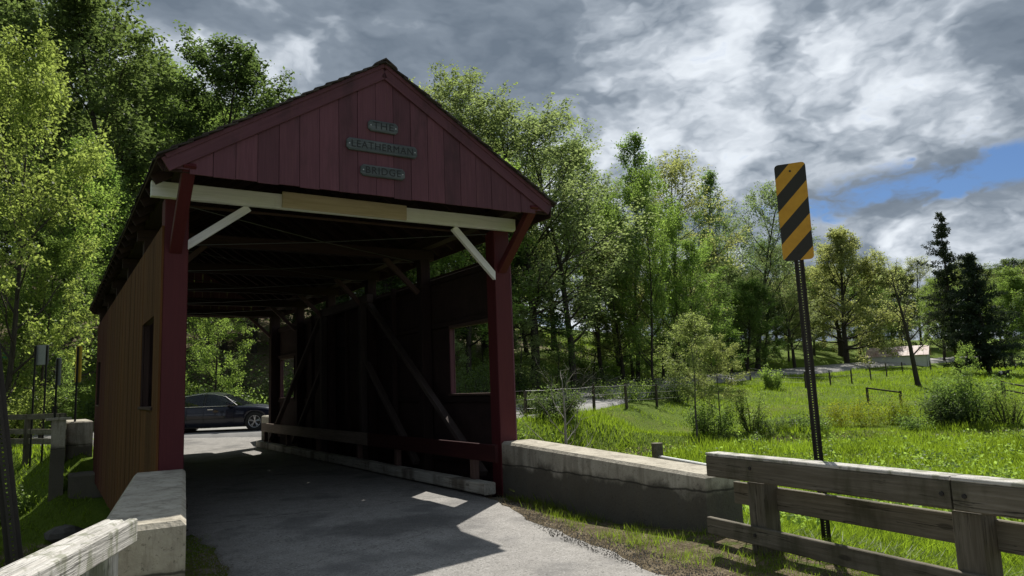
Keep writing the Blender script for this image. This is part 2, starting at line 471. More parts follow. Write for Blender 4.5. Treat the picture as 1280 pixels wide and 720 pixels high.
def timber_mesh(L, w_, h, mat, ch=.006, ext=0.0):
    key = (round(L, 3), round(w_, 3), round(h, 3), mat, ch)
    if key in _BM: return _BM[key]
    c = min(ch, w_*.2, h*.2); a, b_ = w_/2, h/2
    sec = [(-a+c, -b_), (a-c, -b_), (a, -b_+c), (a, b_-c), (a-c, b_), (-a+c, b_), (-a, b_-c), (-a, -b_+c)]
    vs = [(0, y, z) for y, z in sec] + [(L, y, z) for y, z in sec]
    fs = [tuple(range(8))[::-1], tuple(range(8, 16))] + [(i, (i+1) % 8, 8+(i+1) % 8, 8+i) for i in range(8)]
    mb = MB().add(vs, fs)
    me = mb.mesh('timber', mat)
    _BM[key] = me
    return me
def beam(name, p0, p1, w_, h, mat, parent, side=(0, 0, 1), ch=.006):
    """timber from p0 to p1 (centre line); h measured along `side`, w_ across it"""
    p0 = Vector(p0); p1 = Vector(p1); X = (p1-p0); L = X.length; X = X.normalized()
    Z = Vector(side); Z = (Z - X*Z.dot(X))
    if Z.length < 1e-4: Z = Vector((1, 0, 0)) - X*X.x
    Z = Z.normalized(); Y = Z.cross(X)
    o = bpy.data.objects.new(name, timber_mesh(L, w_, h, mat, ch))
    m = Matrix(((X.x, Y.x, Z.x, p0.x), (X.y, Y.y, Z.y, p0.y), (X.z, Y.z, Z.z, p0.z), (0, 0, 0, 1)))
    return link(o, parent, m)
def ident(o):   # nested parent bookkeeping: name may have been suffixed
    return o

# ------------------------------------------------------------------ terrain
def poly_d(x, y, pts):
    """distance to polyline and interpolated extra columns"""
    pts = np.asarray(pts, float); best = np.full(x.shape, 1e9); ex = np.zeros(x.shape+(pts.shape[1]-2,))
    for a, b_ in zip(pts[:-1], pts[1:]):
        d = b_[:2]-a[:2]; L2 = d@d
        t = np.clip(((x-a[0])*d[0]+(y-a[1])*d[1])/L2, 0, 1)
        dd = np.hypot(x-a[0]-t*d[0], y-a[1]-t*d[1]); m_ = dd < best
        best = np.where(m_, dd, best)
        ex = np.where(m_[..., None], a[2:]+t[..., None]*(b_[2:]-a[2:]), ex)
    return best, ex
# near road: x of left and right edge by y
RN = np.array([(18.5, -.3, 7.2, .31), (16.2, .1, 5.4, .17), (14.2, .30, 4.75, .02), (.8, .30, 4.75, 0), (.3, .42, 4.45, 0), (-1.04, .52, 4.12, 0), (-2.5, .3, 3.80, -.02), (-3.05, .2, 3.66, -.03), (-4.9, -.15, 3.42, -.05), (-9, -2.2, 3.3, -.05), (-14, -4.2, 2.4, -.08), (-25, -9, -1.5, -.1), (-60, -26, -18, -.3)])
def curve(P, n=6):
    P = np.asarray(P, float); out = []
    Q = np.vstack([2*P[0]-P[1], P, 2*P[-1]-P[-2]])
    for i in range(1, len(Q)-2):
        for t in np.linspace(0, 1, n, endpoint=False):
            out.append(.5*((2*Q[i])+(-Q[i-1]+Q[i+1])*t+(2*Q[i-1]-5*Q[i]+4*Q[i+1]-Q[i+2])*t*t+(-Q[i-1]+3*Q[i]-3*Q[i+1]+Q[i+2])*t**3))
    out.append(P[-1]); return np.array(out)
CR = curve([(-80, 58, .8, 2.8), (-30, 38.5, .5, 2.8), (-12, 29, .35, 2.8), (-3, 24, .32, 3.0), (4, 20.4, .3, 3.2), (10, 18.5, .3, 3.0), (17.8, 19.8, .32, 2.5), (28, 26.5, .55, 2.3), (43, 38.8, .95, 2.2), (56, 45, 1.2, 2.2), (69.3, 49.8, 1.45, 2.2), (90, 54, 1.95, 2.2), (108, 57, 2.5, 2.2), (160, 62, 3.5, 2.2)])
CREEK = curve([(-80, 8, -2.5), (-30, 12, -2.5), (-10, 11.0, -2.5), (-3, 9.6, -2.4), (2.5, 7.6, -2.3), (10, 9.5, -1.95), (19, 11.5, -1.85), (26, 9, -1.8), (33, 5, -1.8), (60, -6, -1.8), (120, -20, -1.8)])
def zat(u, v, d): return tuple(at(u, d, v))
CTRL = [(2, -1, 0), (2, -10, 0), (0, -25, -.1), (-6, -60, -.3),
        (5.6, -5.2, -.12), (7, -5, -.55), (9, -5, -.85), (14, -3, -1.), (20, 1, -1.05), (25, -20, -1), (10, -20, -.6), (60, -40, -1), (35, -5, -1.05), (6, -12, -.3),
        (6.3, 0, -.5), (8, 3, -1.), (14, 6, -1.05), (6.5, 14.5, -.2), (9, 13.5, -.5), (13.5, 14, -.45),
        zat(700, 535, 30), zat(800, 540, 34), zat(900, 525, 40), zat(1000, 545, 29), zat(1100, 545, 29), zat(1250, 548, 28),
        zat(1100, 500, 50), zat(950, 500, 50), zat(1100, 475, 75), zat(1000, 484, 62), zat(1250, 500, 48), zat(1250, 475, 72), zat(1250, 462, 95), zat(1160, 459, 118), zat(1124, 462, 100), zat(1090, 467, 86), zat(1140, 468, 85),
        (-.9, -2, -.5), (-1.6, -4.4, -.55), (-2.5, -3, -.95), (-5, 1, -1.6), (-10, -10, -.9), (-30, -10, 0), (-30, 8, -1.2), (-4, -8, -.3),
        zat(60, 576, 21.5), zat(40, 600, 20.3), zat(20, 640, 18.8), zat(62, 652, 16.6), zat(78, 562, 20.8), (-6, 16, -1.2), (-4, 21.5, .2), (-1.1, 16.0, -.1), (-12, 25, .1), (-30, 34, .3),
        (4, 27.5, 1.0), (-4, 31, 1.4), (12, 27, 1.0), (0, 40, 5), (-20, 50, 6.5), (-40, 60, 9), (10, 45, 6),
        zat(590, 472, 45), zat(590, 440, 56), zat(663, 466, 50), zat(755, 461, 60), zat(700, 440, 72), zat(820, 479, 73), zat(850, 450, 90), zat(960, 453, 106), zat(930, 430, 125), zat(1048, 450, 118), zat(1090, 452, 132), zat(1000, 435, 145), zat(1000, 469, 92), zat(1124, 459, 112), zat(1124, 458, 128),
        (0, 100, 20), (50, 120, 18), (100, 120, 13), (-100, 90, 24), (-100, 0, 8), (170, 40, 5), (150, 0, 3.), (250, 0, 5), (260, 200, 16), (0, -200, 0), (-200, -200, 0), (200, -200, 0), (0, 320, 36), (-300, 200, 30), (400, 400, 30), (-600, 0, 20), (600, 0, 12), (0, -600, 5), (0, 700, 40)]
CTRL = np.array(CTRL, float)
def _phi(r): return np.sqrt(r*r+2.5)
_A = _phi(np.hypot(CTRL[:, None, 0]-CTRL[None, :, 0], CTRL[:, None, 1]-CTRL[None, :, 1]))
_n = len(CTRL)
_AA = np.block([[_A, np.ones((_n, 1))], [np.ones((1, _n)), np.zeros((1, 1))]])
_w = np.linalg.solve(_AA, np.append(CTRL[:, 2], 0))
def sst(a, b_, x): t = np.clip((x-a)/(b_-a), 0, 1); return t*t*(3-2*t)
def height(x, y, bumps=True):
    x = np.asarray(x, float); y = np.asarray(y, float)
    z = np.full(x.shape, _w[-1])
    for c, ww in zip(CTRL, _w[:-1]): z = z+ww*_phi(np.hypot(x-c[0], y-c[1]))
    if bumps: z = z + .05*np.sin(x*1.3+np.sin(y*.9))*np.cos(y*1.1+.7*x) + .03*np.sin(3.1*x+1.7*y)
    d, e = poly_d(x, y, CREEK)
    cz = e[..., 0]+np.maximum(d-1.1, 0)*.62+.02*np.sin(5*x)*np.sin(4*y)
    z = np.minimum(z, cz)
    d, e = poly_d(x, y, CR)
    k = sst(0.9, 3.5, d-e[..., 1]); z = z*k+(1-k)*(e[..., 0]-.12)
    xs = np.interp(-y, -RN[:, 0], RN[:, 1]); xe = np.interp(-y, -RN[:, 0], RN[:, 2]); rz = np.interp(-y, -RN[:, 0], RN[:, 3])
    dl = np.maximum(np.maximum(xs-x, x-xe), 0)
    k = sst(.1, np.where(y < 0, 1.7, .6), dl)
    inside = (y < .3) | (y > 13.7)
    k = np.where(inside & (y < 19) & (y > -60), k, 1)
    z = z*k+(1-k)*(rz-.03)
    # bridge opening: keep the ground below the deck
    under = (x > -.35) & (x < 5.4) & (y > .8) & (y < 13.75)
    z = np.where(under, np.minimum(z, -.9), z)
    return z
def hz(x, y): return float(height(np.array([x]), np.array([y]))[0])

def axis(c, n, near, far):
    t = np.linspace(-1, 1, n); k = 5.2
    return c+np.sinh(t*k)/math.sinh(k)*far
gx = axis(6, 340, 0, 900); gy = axis(4, 340, 0, 900)
GX, GY = np.meshgrid(gx, gy, indexing='ij')
GZ = height(GX, GY)
nx, ny = GX.shape
V = np.stack([GX, GY, GZ], -1).reshape(-1, 3)
idx = np.arange(nx*ny).reshape(nx, ny)
F = np.stack([idx[:-1, :-1], idx[1:, :-1], idx[1:, 1:], idx[:-1, 1:]], -1).reshape(-1, 4)
def np_mesh(name, V, F, mat, smooth=False):
    me = bpy.data.meshes.new(name)
    V = np.ascontiguousarray(V, np.float32); F = np.ascontiguousarray(F, np.int32); k = F.shape[1]
    me.vertices.add(len(V)); me.vertices.foreach_set('co', V.ravel())
    me.loops.add(F.size); me.loops.foreach_set('vertex_index', F.ravel())
    me.polygons.add(len(F)); me.polygons.foreach_set('loop_start', np.arange(0, F.size, k, dtype=np.int32))
    try: me.polygons.foreach_set('loop_total', np.full(len(F), k, np.int32))
    except Exception: pass
    me.update(calc_edges=True)
    if smooth: me.shade_smooth()
    me.materials.append(MATS[mat]); return me
me = np_mesh('ground', V, F, 'ground', True)
# ground type: leaf litter under the wood and beside the near road, also behind the camera against green bounce, grass elsewhere
dC, eC = poly_d(V[:, 0], V[:, 1], CR)
above = (V[:, 1]-np.interp(V[:, 0], CR[:, 0], CR[:, 1])) > 0
lit = np.where(above, sst(2, 10, dC-eC[:, 1])*.62*(1-sst(45, 75, V[:, 0])), .22)
dK, _ = poly_d(V[:, 0], V[:, 1], CREEK)
lit = np.maximum(lit, (1-sst(1.2, 3.2, dK))*.9)
nearsh = (V[:, 1] < .3) & (V[:, 0] > 3.0) & (V[:, 0] < 5.0) & (V[:, 1] > -12)
xe_v = np.interp(-V[:, 1], -RN[:, 0], RN[:, 2]); lit = np.where(nearsh, np.where(V[:, 0] < xe_v+.55, .85, .58), lit)
lit = np.where((V[:, 1] < -11) & (np.abs(V[:, 0]) < 14), .7, lit)  # unseen ground behind the camera, browned to cut green bounce on the portal
nearl = (V[:, 1] < .3) & (V[:, 0] < .6) & (V[:, 0] > -3) & (V[:, 1] > -12)
lit = np.where(nearl, .48, lit)
a_ = me.attributes.new('litter', 'FLOAT', 'POINT'); a_.data.foreach_set('value', lit.astype(np.float32))
tag(link(bpy.data.objects.new('ground', me)), kind='structure')

# creek water
d_ = [(p[0], p[1]) for p in CREEK]
mb = MB()
L_, R_ = [], []
for i, p in enumerate(CREEK):
    t = CREEK[min(i+1, len(CREEK)-1)]-CREEK[max(i-1, 0)]; nrm = np.array([-t[1], t[0]])/np.hypot(t[0], t[1])
    L_.append((p[0]+nrm[0]*1.6, p[1]+nrm[1]*1.6, p[2]+.12)); R_.append((p[0]-nrm[0]*1.6, p[1]-nrm[1]*1.6, p[2]+.12))
nn = len(L_); mb.add(L_+R_, [(i, nn+i, nn+i+1, i+1) for i in range(nn-1)])
tag(mb.obj('creek_water', 'creek_water'), kind='structure')

# roads
yy = sorted(set(list(np.arange(-12, 18.6, .2)) + [-60, -40, -25, -18, -14]), reverse=True)
mb = MB(); vs = []
for y in yy:
    xs = np.interp(-y, -RN[:, 0], RN[:, 1]); xe = np.interp(-y, -RN[:, 0], RN[:, 2]); rz = np.interp(-y, -RN[:, 0], RN[:, 3])
    wob = (.05*math.sin(y*2.3)+.03*math.sin(y*5.1)+.02*math.sin(y*11.7)) if y < -.5 else 0
    row = [(xs+wob-.12, y, rz-.09), (xs+wob, y, rz)] + [(xs+(xe-xs)*t, y, rz+.03*math.sin(math.pi*t)*(1 if y < 0 else .3)) for t in (.25, .5, .75)] + [(xe-wob, y, rz), (xe-wob+.12, y, rz-.09)]
    vs.append(row)
k = len(vs[0])
mb.add([p for r_ in vs for p in r_], [(i*k+j, (i+1)*k+j, (i+1)*k+j+1, i*k+j+1) for i in range(len(vs)-1) for j in range(k-1)])
tag(mb.obj('bridge_road', 'asphalt', smooth=True), kind='structure')
mb = MB(); rows = []
for i, p in enumerate(CR):
    t = CR[min(i+1, len(CR)-1)]-CR[max(i-1, 0)]; nrm = np.array([-t[1], t[0]])/np.hypot(t[0], t[1])
    dist = math.hypot(p[0], p[1]); up = .012 + min(.16, max(0, dist-30)*.003)
    bank = .55*min(1, max(0, dist-22)/22)
    rows.append([(p[0]+nrm[0]*(p[3]+e)*s_, p[1]+nrm[1]*(p[3]+e)*s_, p[2]+up+zz_+bank*(.5+.5*s_)) for s_, e, zz_ in ((1, .3, -.55), (1, 0, 0), (0, 0, .04), (-1, 0, 0), (-1, .3, -.35))])
k = 5
mb.add([p for r_ in rows for p in r_], [(i*k+j, i*k+j+1, (i+1)*k+j+1, (i+1)*k+j) for i in range(len(rows)-1) for j in range(k-1)])
tag(mb.obj('valley_road', 'far_asphalt', smooth=True), kind='structure')

# gravel verge on the right of the near road, thin sheet of loose stones
mb = MB()
for i in range(5200):
    y = -random.uniform(.2, 7.5) if i < 4200 else -random.uniform(.2, 4.2)
    xe = np.interp(-y, -RN[:, 0], RN[:, 2]); xs = np.interp(-y, -RN[:, 0], RN[:, 1])
    x = xe+abs(random.gauss(0, .38))-.15 if i < 4200 else xs-abs(random.gauss(0, .2))+.08
    r_ = random.uniform(.003, .009); z = (-.01 if abs(x-xe) < .3 or abs(x-xs) < .3 else -.04)
    z = max(z, hz(x, y)) if False else z-.02*abs(x-(xe if i < 4200 else xs))
    a = random.random()*6.3; c, s_ = math.cos(a)*r_, math.sin(a)*r_
    mb.add([(x+c, y+s_, z-.01), (x-s_, y+c, z-.01), (x-c, y-s_, z-.01), (x+s_, y-c, z-.01), (x, y, z+r_*.45)], [(0, 1, 4), (1, 2, 4), (2, 3, 4), (3, 0, 4)])
tag(mb.obj('loose_gravel', 'gravel'), 'loose grey gravel along the edges of the asphalt', 'gravel', None, 'stuff')

# ------------------------------------------------------------------ covered bridge
BW, BL = 5.03, 14.08
YK = [0.0, 2.76, 5.52, 8.28, 11.04, 13.80]
ZTOP = 3.72
BR = thing('covered_bridge', (2.515, 7.0, 0), 'old red covered bridge with a shingled gable roof spanning the creek, road running through it', 'covered bridge')
def B(name, p0, p1, w_, h, mat, parent=BR, side=(0, 0, 1), ch=.006): return beam(name, p0, p1, w_, h, mat, parent, side, ch)
# deck and stringers below
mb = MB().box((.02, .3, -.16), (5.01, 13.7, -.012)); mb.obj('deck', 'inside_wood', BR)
for x in (.35, 1.4, 2.5, 3.6, 4.7): B('stringer', (x, .3, -.36), (x, 13.8, -.36), .25, .38, 'inside_brown')
# portal and frame posts
for k, y in enumerate(YK):
    for s_, xc in ((0, .14), (1, BW-.14)):
        mat = 'post_red' if k == 0 else 'inside_wood'
        yc = y+.14
        B('post', (xc, yc, -.05), (xc, yc, 4.07), .28 if k in (0, 5) else .2, .278 if k in (0, 5) else .2, mat, side=(0, 1, 0), ch=.01)
        if k not in (0,):
            # knee brace
            xa, xb = (.26, .95) if s_ == 0 else (BW-.26, BW-.95)
            B('knee_brace', (xa, yc, 3.42), (xb, yc, 4.07), .09, .09, 'inside_brown', side=(0, 1, 0))
    if k:
        B('tie_beam', (-.05, y+.14, 4.155), (BW+.05, y+.14, 4.155), .16, .19, 'inside_wood', side=(0, 0, 1))
# white front tie beam and braces
B('tie_beam', (-.17, -.052, 4.155), (5.10, -.052, 4.155), .10, .195, 'white_paint')
B('patch_board', (1.40, -.128, 4.172), (3.185, -.128, 4.160), .045, .215, 'raw_lumber')
for x0, z0, x1, z1 in ((.22, 3.46, 1.00, 4.05), (4.79, 3.30, 4.05, 4.05)):
    B('knee_brace', (x0, .04, z0), (x1, .04, z1), .075, .10, 'white_paint', side=(-(z1-z0), 0, (x1-x0)))
# outer struts that carry the overhanging gable
for x in (.13, BW-.15):
    B('gable_strut', (x, .02, 3.42), (x, -.97, 4.26), .11, .14, 'post_red', side=(1, 0, 0))
# wall plates
for x in (.14, BW-.14):
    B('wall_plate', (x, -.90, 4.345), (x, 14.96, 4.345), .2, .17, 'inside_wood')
# side walls: nailers carrying vertical boards, window openings at both ends
WIN = [(.55, 1.98, 1.50, 2.66), (12.0, 13.45, 1.50, 2.66)]
def side_wall(x, inner, bmat, zb):
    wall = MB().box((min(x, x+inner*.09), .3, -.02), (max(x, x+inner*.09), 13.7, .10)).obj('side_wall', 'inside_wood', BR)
    for z in (.35, 1.40, 2.76, 3.60):
        for a, c in zip(YK[:-1], YK[1:]):
            beam('nailer', (x+inner*.04, a+.3, z), (x+inner*.04, c-.02, z), .07, .10, 'inside_wood', wall)
    n = 70; wd = BL/n; xo = x-inner*.014
    for i in range(n):
        y = wd*(i+.5)+.0; segs = [(zb+random.uniform(-.015, .015), ZTOP)]
        for (a, c, z0, z1) in WIN:
            if a < y < c: segs = [(segs[0][0], z0), (z1, ZTOP)]
        for (z0, z1) in segs:
            jx = random.uniform(-.003, .003); g_ = random.uniform(.006, .012)
            beam('siding_board', (xo+jx, y, z0), (xo+jx, y, z1), .026, wd-.008, bmat, wall, side=(0, 1, 0), ch=.002)
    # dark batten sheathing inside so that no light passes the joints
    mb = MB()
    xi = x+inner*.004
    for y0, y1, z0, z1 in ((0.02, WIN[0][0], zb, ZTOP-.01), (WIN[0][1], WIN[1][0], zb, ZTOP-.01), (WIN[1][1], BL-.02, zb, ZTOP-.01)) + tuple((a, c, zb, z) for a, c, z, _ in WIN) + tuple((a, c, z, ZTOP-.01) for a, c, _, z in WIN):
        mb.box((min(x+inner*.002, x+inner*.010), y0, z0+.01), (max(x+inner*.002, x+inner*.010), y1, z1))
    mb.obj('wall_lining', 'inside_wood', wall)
    for (a, c, z0, z1) in WIN:
        xs_ = x+inner*.03
        fr = beam('window_sill', (xs_, a-.06, z0-.02), (xs_, c+.06, z0-.02), .16, .04, 'inside_brown', wall)
        beam('window_head', (xs_, a-.04, z1+.03), (xs_, c+.04, z1+.03), .10, .06, 'inside_brown', wall)
        for yy_ in (a-.02, c+.02): beam('window_jamb', (xs_, yy_, z0), (xs_, yy_, z1), .10, .04, 'red_paint' if x > 2 else 'inside_wood', wall, side=(0, 1, 0))
    return wall
side_wall(0.0, 1, 'olive_siding', -.52)
side_wall(BW, -1, 'red_paint', -.45)
# trusses
for x in (.335, BW-.335):
    for (ya, za, yb, zb_) in ((.45, .25, 5.35, 3.55), (13.55, .25, 8.55, 3.55), (2.95, .25, 5.4, 2.2), (11.1, .25, 8.5, 2.2)):
        B('truss_brace', (x, ya, za), (x, yb, zb_), .09, .125, 'truss_wood', side=(1, 0, 0))
    B('truss_chord', (x, 5.2, 3.6), (x, 8.8, 3.6), .14, .18, 'truss_wood')
    for y in (5.66, 8.42): B('truss_post', (x, y, 0.02), (x, y, 3.68), .14, .16, 'truss_wood', side=(0, 1, 0))
    for y in (4.2, 7.0, 9.7): B('wall_stud', (x+(.12 if x > 2 else -.12), y, .02), (x+(.12 if x > 2 else -.12), y, 3.68), .09, .09, 'inside_wood', side=(0, 1, 0))
# guard planks and curbs inside
for sgn, xr, xc in ((1, 4.395, 4.40), (-1, .56, .47)):
    y0 = -.46 if sgn > 0 else 3.0
    ys = [y0, 4.6, 9.2, 13.4]
    for i, (a, c) in enumerate(zip(ys[:-1], ys[1:])):
        B('guard_plank', (xr, a, .63), (xr, c-.008, .63), .05, .25, ('inside_red', 'guard_grey', 'guard_grey')[i])
    for y in (.35, 3.3, 5.3, 8.1, 10.8, 13.25)[(0 if sgn > 0 else 1):]: B('guard_post', (xr+sgn*.078, y, 0.0), (xr+sgn*.078, y, .74), .10, .12, 'inside_brown', side=(0, 1, 0))
    ys = [(-.22 if sgn > 0 else 2.5), 4.3, 8.9, 13.75]
    for a, c in zip(ys[:-1], ys[1:]): B('curb_timber', (xc, a, .115), (xc, c-.012, .115+random.uniform(-.006, .006)), .20, .17, 'curb_timber', ch=.014)
# gables (front and rear)
SL, ZAP, XM = .62, 5.955, BW/2
def zroof(x): return ZAP-SL*abs(x-XM)
def gable(yg, front):
    s_ = -1 if front else 1
    fr = B('gable_frame', (-.12, yg-s_*.05, 4.20), (BW+.12, yg-s_*.05, 4.20), .05, .10, 'inside_wood')
    n = 21; x0 = -.12; wd = (BW+.24)/n
    for i in range(n):
        a = x0+wd*i+.003; c = x0+wd*(i+1)-.003; mid = XM
        zb = 4.125+random.uniform(-.008, .008) + (.05 if i in (0, n-1) else 0)
        tops = [(a, zroof(a)-.05)] + ([(mid, zroof(mid)-.05)] if a < mid < c else []) + [(c, zroof(c)-.05)]
        pj = random.uniform(-.003, .003)
        mb = MB(); prof = [(a, zb), (c, zb)] + tops[::-1]
        yo, yi = yg+s_*(.011+pj), yg-s_*.011
        m_ = len(prof)
        vs = [(px, yo, pz) for px, pz in prof]+[(px, yi, pz) for px, pz in prof]
        fs = [tuple(range(m_)), tuple(range(m_, 2*m_))[::-1]] + [(j, m_+j, m_+(j+1) % m_, (j+1) % m_) for j in range(m_)]
        # local X must run along the board: build rotated
        Mx = Matrix(((0, 1, 0, a), (0, 0, 1, yg), (1, 0, 0, zb), (0, 0, 0, 1)))
        inv = Mx.inverted(); vs = [tuple(inv @ Vector(p)) for p in vs]
        mb.add(vs, fs).obj('gable_board', 'red_paint', fr, world=Mx)
    # rake boards: wide fascia plus a narrow trim above it
    for sx in (-1, 1):
        xe_ = XM+sx*(XM+.125)
        for (off, hh, th, yo) in ((-.115, .17, .026, .026), (-.020, .055, .04, .033)):
            B('rake_board', (xe_, yg+s_*yo, zroof(xe_)+off), (XM, yg+s_*yo, zroof(XM)+off), th, hh, 'red_paint', side=(sx*SL, 0, 1))
    return fr
GF = gable(-.962, True)
gable(15.04, False)
# roof: rafters, decking boards, shingle courses
nr = 27
for i in range(nr):
    y = -.86+i*(14.98+.86)/(nr-1)
    for sx in (-1, 1):
        xe_ = XM+sx*(XM+.17)
        B('rafter', (xe_, y, zroof(xe_)-.075), (XM+sx*.01, y, zroof(XM)-.075), .045, .13, 'inside_wood', side=(0, 0, 1))
for sx in (-1, 1):
    nb = 16
    for j in range(nb):
        t0 = j/nb*(XM+.21); xa = XM+sx*(XM+.21-t0); xb = XM+sx*(XM+.21-(t0+(XM+.21)/nb-.012))
        xm_ = (xa+xb)/2; wdt = abs(xa-xb)*math.hypot(1, SL)
        B('roof_board', (xm_, -.99, zroof(xm_)+.005), (xm_, 15.06, zroof(xm_)+.005), wdt, .022, 'inside_wood', side=(sx*SL, 0, 1), ch=.002)
    B('sun_block_board', (XM+sx*(XM+.185), -.92, 4.19), (XM+sx*(XM+.185), 14.98, 4.19), .022, .17, 'inside_wood') if sx > 0 else None  # added unseen board, right eave only, keeps sun out of the wall gap
    # sealing felt and courses of shingles, each course lapping the one below
    nc = 17; run = XM+.225
    for j in range(nc):
        xa = XM+sx*(run-run*j/nc); xb = XM+sx*(run-run*(j+1.35)/nc)
        if sx*(xb-XM) < 0: xb = XM
        za, zb_ = zroof(xa)+.035+.016, zroof(xb)+.022
        mb = MB(); y = -1.06
        while y < 15.12:
            wsh = random.uniform(.13, .27); y2 = min(y+wsh, 15.14)
            dxa = random.uniform(-.012, .008)*sx; dz = random.uniform(-.002, .004)
            dy_ = random.uniform(-.012, .012) if y < -1 or y2 > 15.1 else 0
            p = [(xa-dxa, y+.003+dy_, za+dz), (xa-dxa, y2-.003, za+dz), (xb, y2-.003, zb_), (xb, y+.003+dy_, zb_)]
            q_ = [(a, b_, c-.02) for a, b_, c in p]
            mb.add(p+q_, [(0, 3, 2, 1) if sx > 0 else (0, 1, 2, 3), (4, 5, 6, 7), (0, 1, 5, 4), (1, 2, 6, 5), (2, 3, 7, 6), (3, 0, 4, 7)])
            y = y2
        mb.obj('shingle_course', 'shingle', BR)
mb = MB(); y = -1.07
while y < 15.1:
    y2 = y+random.uniform(.16, .22)
    for sx in (-1, 1):
        zc = zroof(XM)+.058+random.uniform(0, .012)
        p = [(XM, y, zc), (XM, y2+.02, zc+.0), (XM+sx*.15, y2+.02, zc-.10), (XM+sx*.15, y, zc-.10)]
        mb.add(p+[(a, b_, c-.02) for a, b_, c in p], [(0, 1, 2, 3), (7, 6, 5, 4), (0, 4, 5, 1), (1, 5, 6, 2), (2, 6, 7, 3), (3, 7, 4, 0)])
    y = y2
mb.obj('ridge_cap', 'shingle', BR)
# thin wind-brace rods under the roof
for a, c in zip(YK[:-1], YK[1:]):
    for (xa, xb) in ((.3, 4.7), (4.7, .3)):
        MB().tube([(xa, a+.14, 4.02), ((xa+xb)/2, (a+c)/2+.14, 3.985), (xb, c+.14, 4.02)], .007, 5).obj('wind_brace', 'wire', BR)
for y in (1.5, 4.2, 7, 9.8, 12.4): B('ceiling_lath', (.25, y, 4.36), (4.78, y, 4.36), .05, .035, 'inside_brown')
# name plaques
def plaque(text, cx, cz, wd, ht, tilt, size):
    c = .035; a, b_ = wd/2, ht/2
    prof = [(-a+c, -b_), (a-c, -b_), (a, -b_+c), (a, b_-c), (a-c, b_), (-a+c, b_), (-a, b_-c), (-a, -b_+c)]
    mb = MB(); n = 8; inset = .012
    vs = [(x, 0.0, z) for x, z in prof]+[(x, -.022, z) for x, z in prof]+[(x*(1-inset/a), -.030, z*(1-inset/b_)) for x, z in prof]
    fs = [tuple(range(n))]+[(j, n+j, n+(j+1) % n, (j+1) % n) for j in range(n)]+[(n+j, 2*n+j, 2*n+(j+1) % n, n+(j+1) % n) for j in range(n)]+[tuple(range(2*n, 3*n))[::-1]]
    fs = [f[::-1] for f in fs]
    Mx = Matrix.Translation((cx, -.978, cz)) @ Matrix.Rotation(tilt, 4, 'Y')
    mb.add(vs, fs); pl = mb.obj('name_plaque', 'plaque_wood', BR, world=Mx)
    pl['label'] = 'weathered grey wooden plaque reading ' + text
    cu = bpy.data.curves.new('txt', 'FONT'); cu.body = text; cu.size = size; cu.align_x = 'CENTER'; cu.align_y = 'CENTER'; cu.extrude = .0015; cu.offset = 0.0; cu.space_character = 1.12
    to = bpy.data.objects.new('tmp', cu); COL.objects.link(to)
    dg = bpy.context.evaluated_depsgraph_get(); dg.update()
    me = bpy.data.meshes.new_from_object(to.evaluated_get(dg)); bpy.data.objects.remove(to)
    me.materials.clear(); me.materials.append(MATS['letter_dark'])
    xs_ = np.zeros(len(me.vertices)*3, np.float32); me.vertices.foreach_get('co', xs_); xs_ = xs_.reshape(-1, 3)
    wmax = (wd-.13)/(xs_[:, 0].max()-xs_[:, 0].min())
    xs_[:, 0] *= wmax; me.vertices.foreach_set('co', xs_.ravel())
    lo = bpy.data.objects.new('lettering', me)
    link(lo, pl, Mx @ Matrix.Translation((0, -.0315, 0)) @ Matrix.Rotation(R(90), 4, 'X'))
    for sx in (-1, 1):
        MB().tube([(sx*(a-.035), -.027, 0), (sx*(a-.035), -.034, 0)], .008, 8).obj('screw', 'bolt', pl, world=Mx)
plaque('THE', 2.485, 5.065, .42, .15, R(0), .135)
plaque('LEATHERMAN', 2.475, 4.775, .99, .16, R(0), .135)
plaque('BRIDGE', 2.475, 4.445, .62, .15, R(0), .135)

# abutments under the bridge and wing-wall parapets
def conc(name, poly, z0, z1, label, cat='concrete wall', mat='concrete', group=None, bev=.035):
    o = None
    cx = sum(p[0] for p in poly)/len(poly); cy = sum(p[1] for p in poly)/len(poly)
    mb = MB(); n = len(poly); Z1 = z1 if hasattr(z1, '__len__') else [z1]*n
    ins = [(cx+(x-cx)*(1-bev/max(.01, math.hypot(x-cx, y-cy))*1.3), cy+(y-cy)*(1-bev/max(.01, math.hypot(x-cx, y-cy))*1.3)) for x, y in poly]
    # bevelled top edge: ring just below the top, inset ring on the top
    def insetp(i):
        a = Vector(poly[i-1]); b_ = Vector(poly[i]); c = Vector(poly[(i+1) % n])
        d1 = (b_-a).normalized(); d2 = (c-b_).normalized(); n1 = Vector((-d1.y, d1.x)); n2 = Vector((-d2.y, d2.x))
        return b_+(n1+n2)*bev/(1+n1.dot(n2))
    ip = [insetp(i) for i in range(n)]
    vs = [(*p, z0) for p in poly]+[(*p, z-bev) for p, z in zip(poly, Z1)]+[(p.x, p.y, z) for p, z in zip(ip, Z1)]
    fs = [tuple(range(n))[::-1]]+[(j, (j+1) % n, n+(j+1) % n, n+j) for j in range(n)]+[(n+j, n+(j+1) % n, 2*n+(j+1) % n, 2*n+j) for j in range(n)]+[tuple(range(2*n, 3*n))]
    o = mb.add(vs, fs).obj(name, mat)
    return tag(o, label, cat, group)
conc('bridge_abutment', [(-.45, -.9), (5.5, -.9), (5.5, .75), (-.45, .75)], -3.2, -.20, 'dark concrete abutment under the near end of the covered bridge', 'abutment')
conc('bridge_abutment', [(-.62, 12.7), (5.6, 12.7), (5.6, 14.6), (-.62, 14.6)], -3.2, -.28, 'stepped dark concrete abutment under the far end of the bridge', 'abutment')
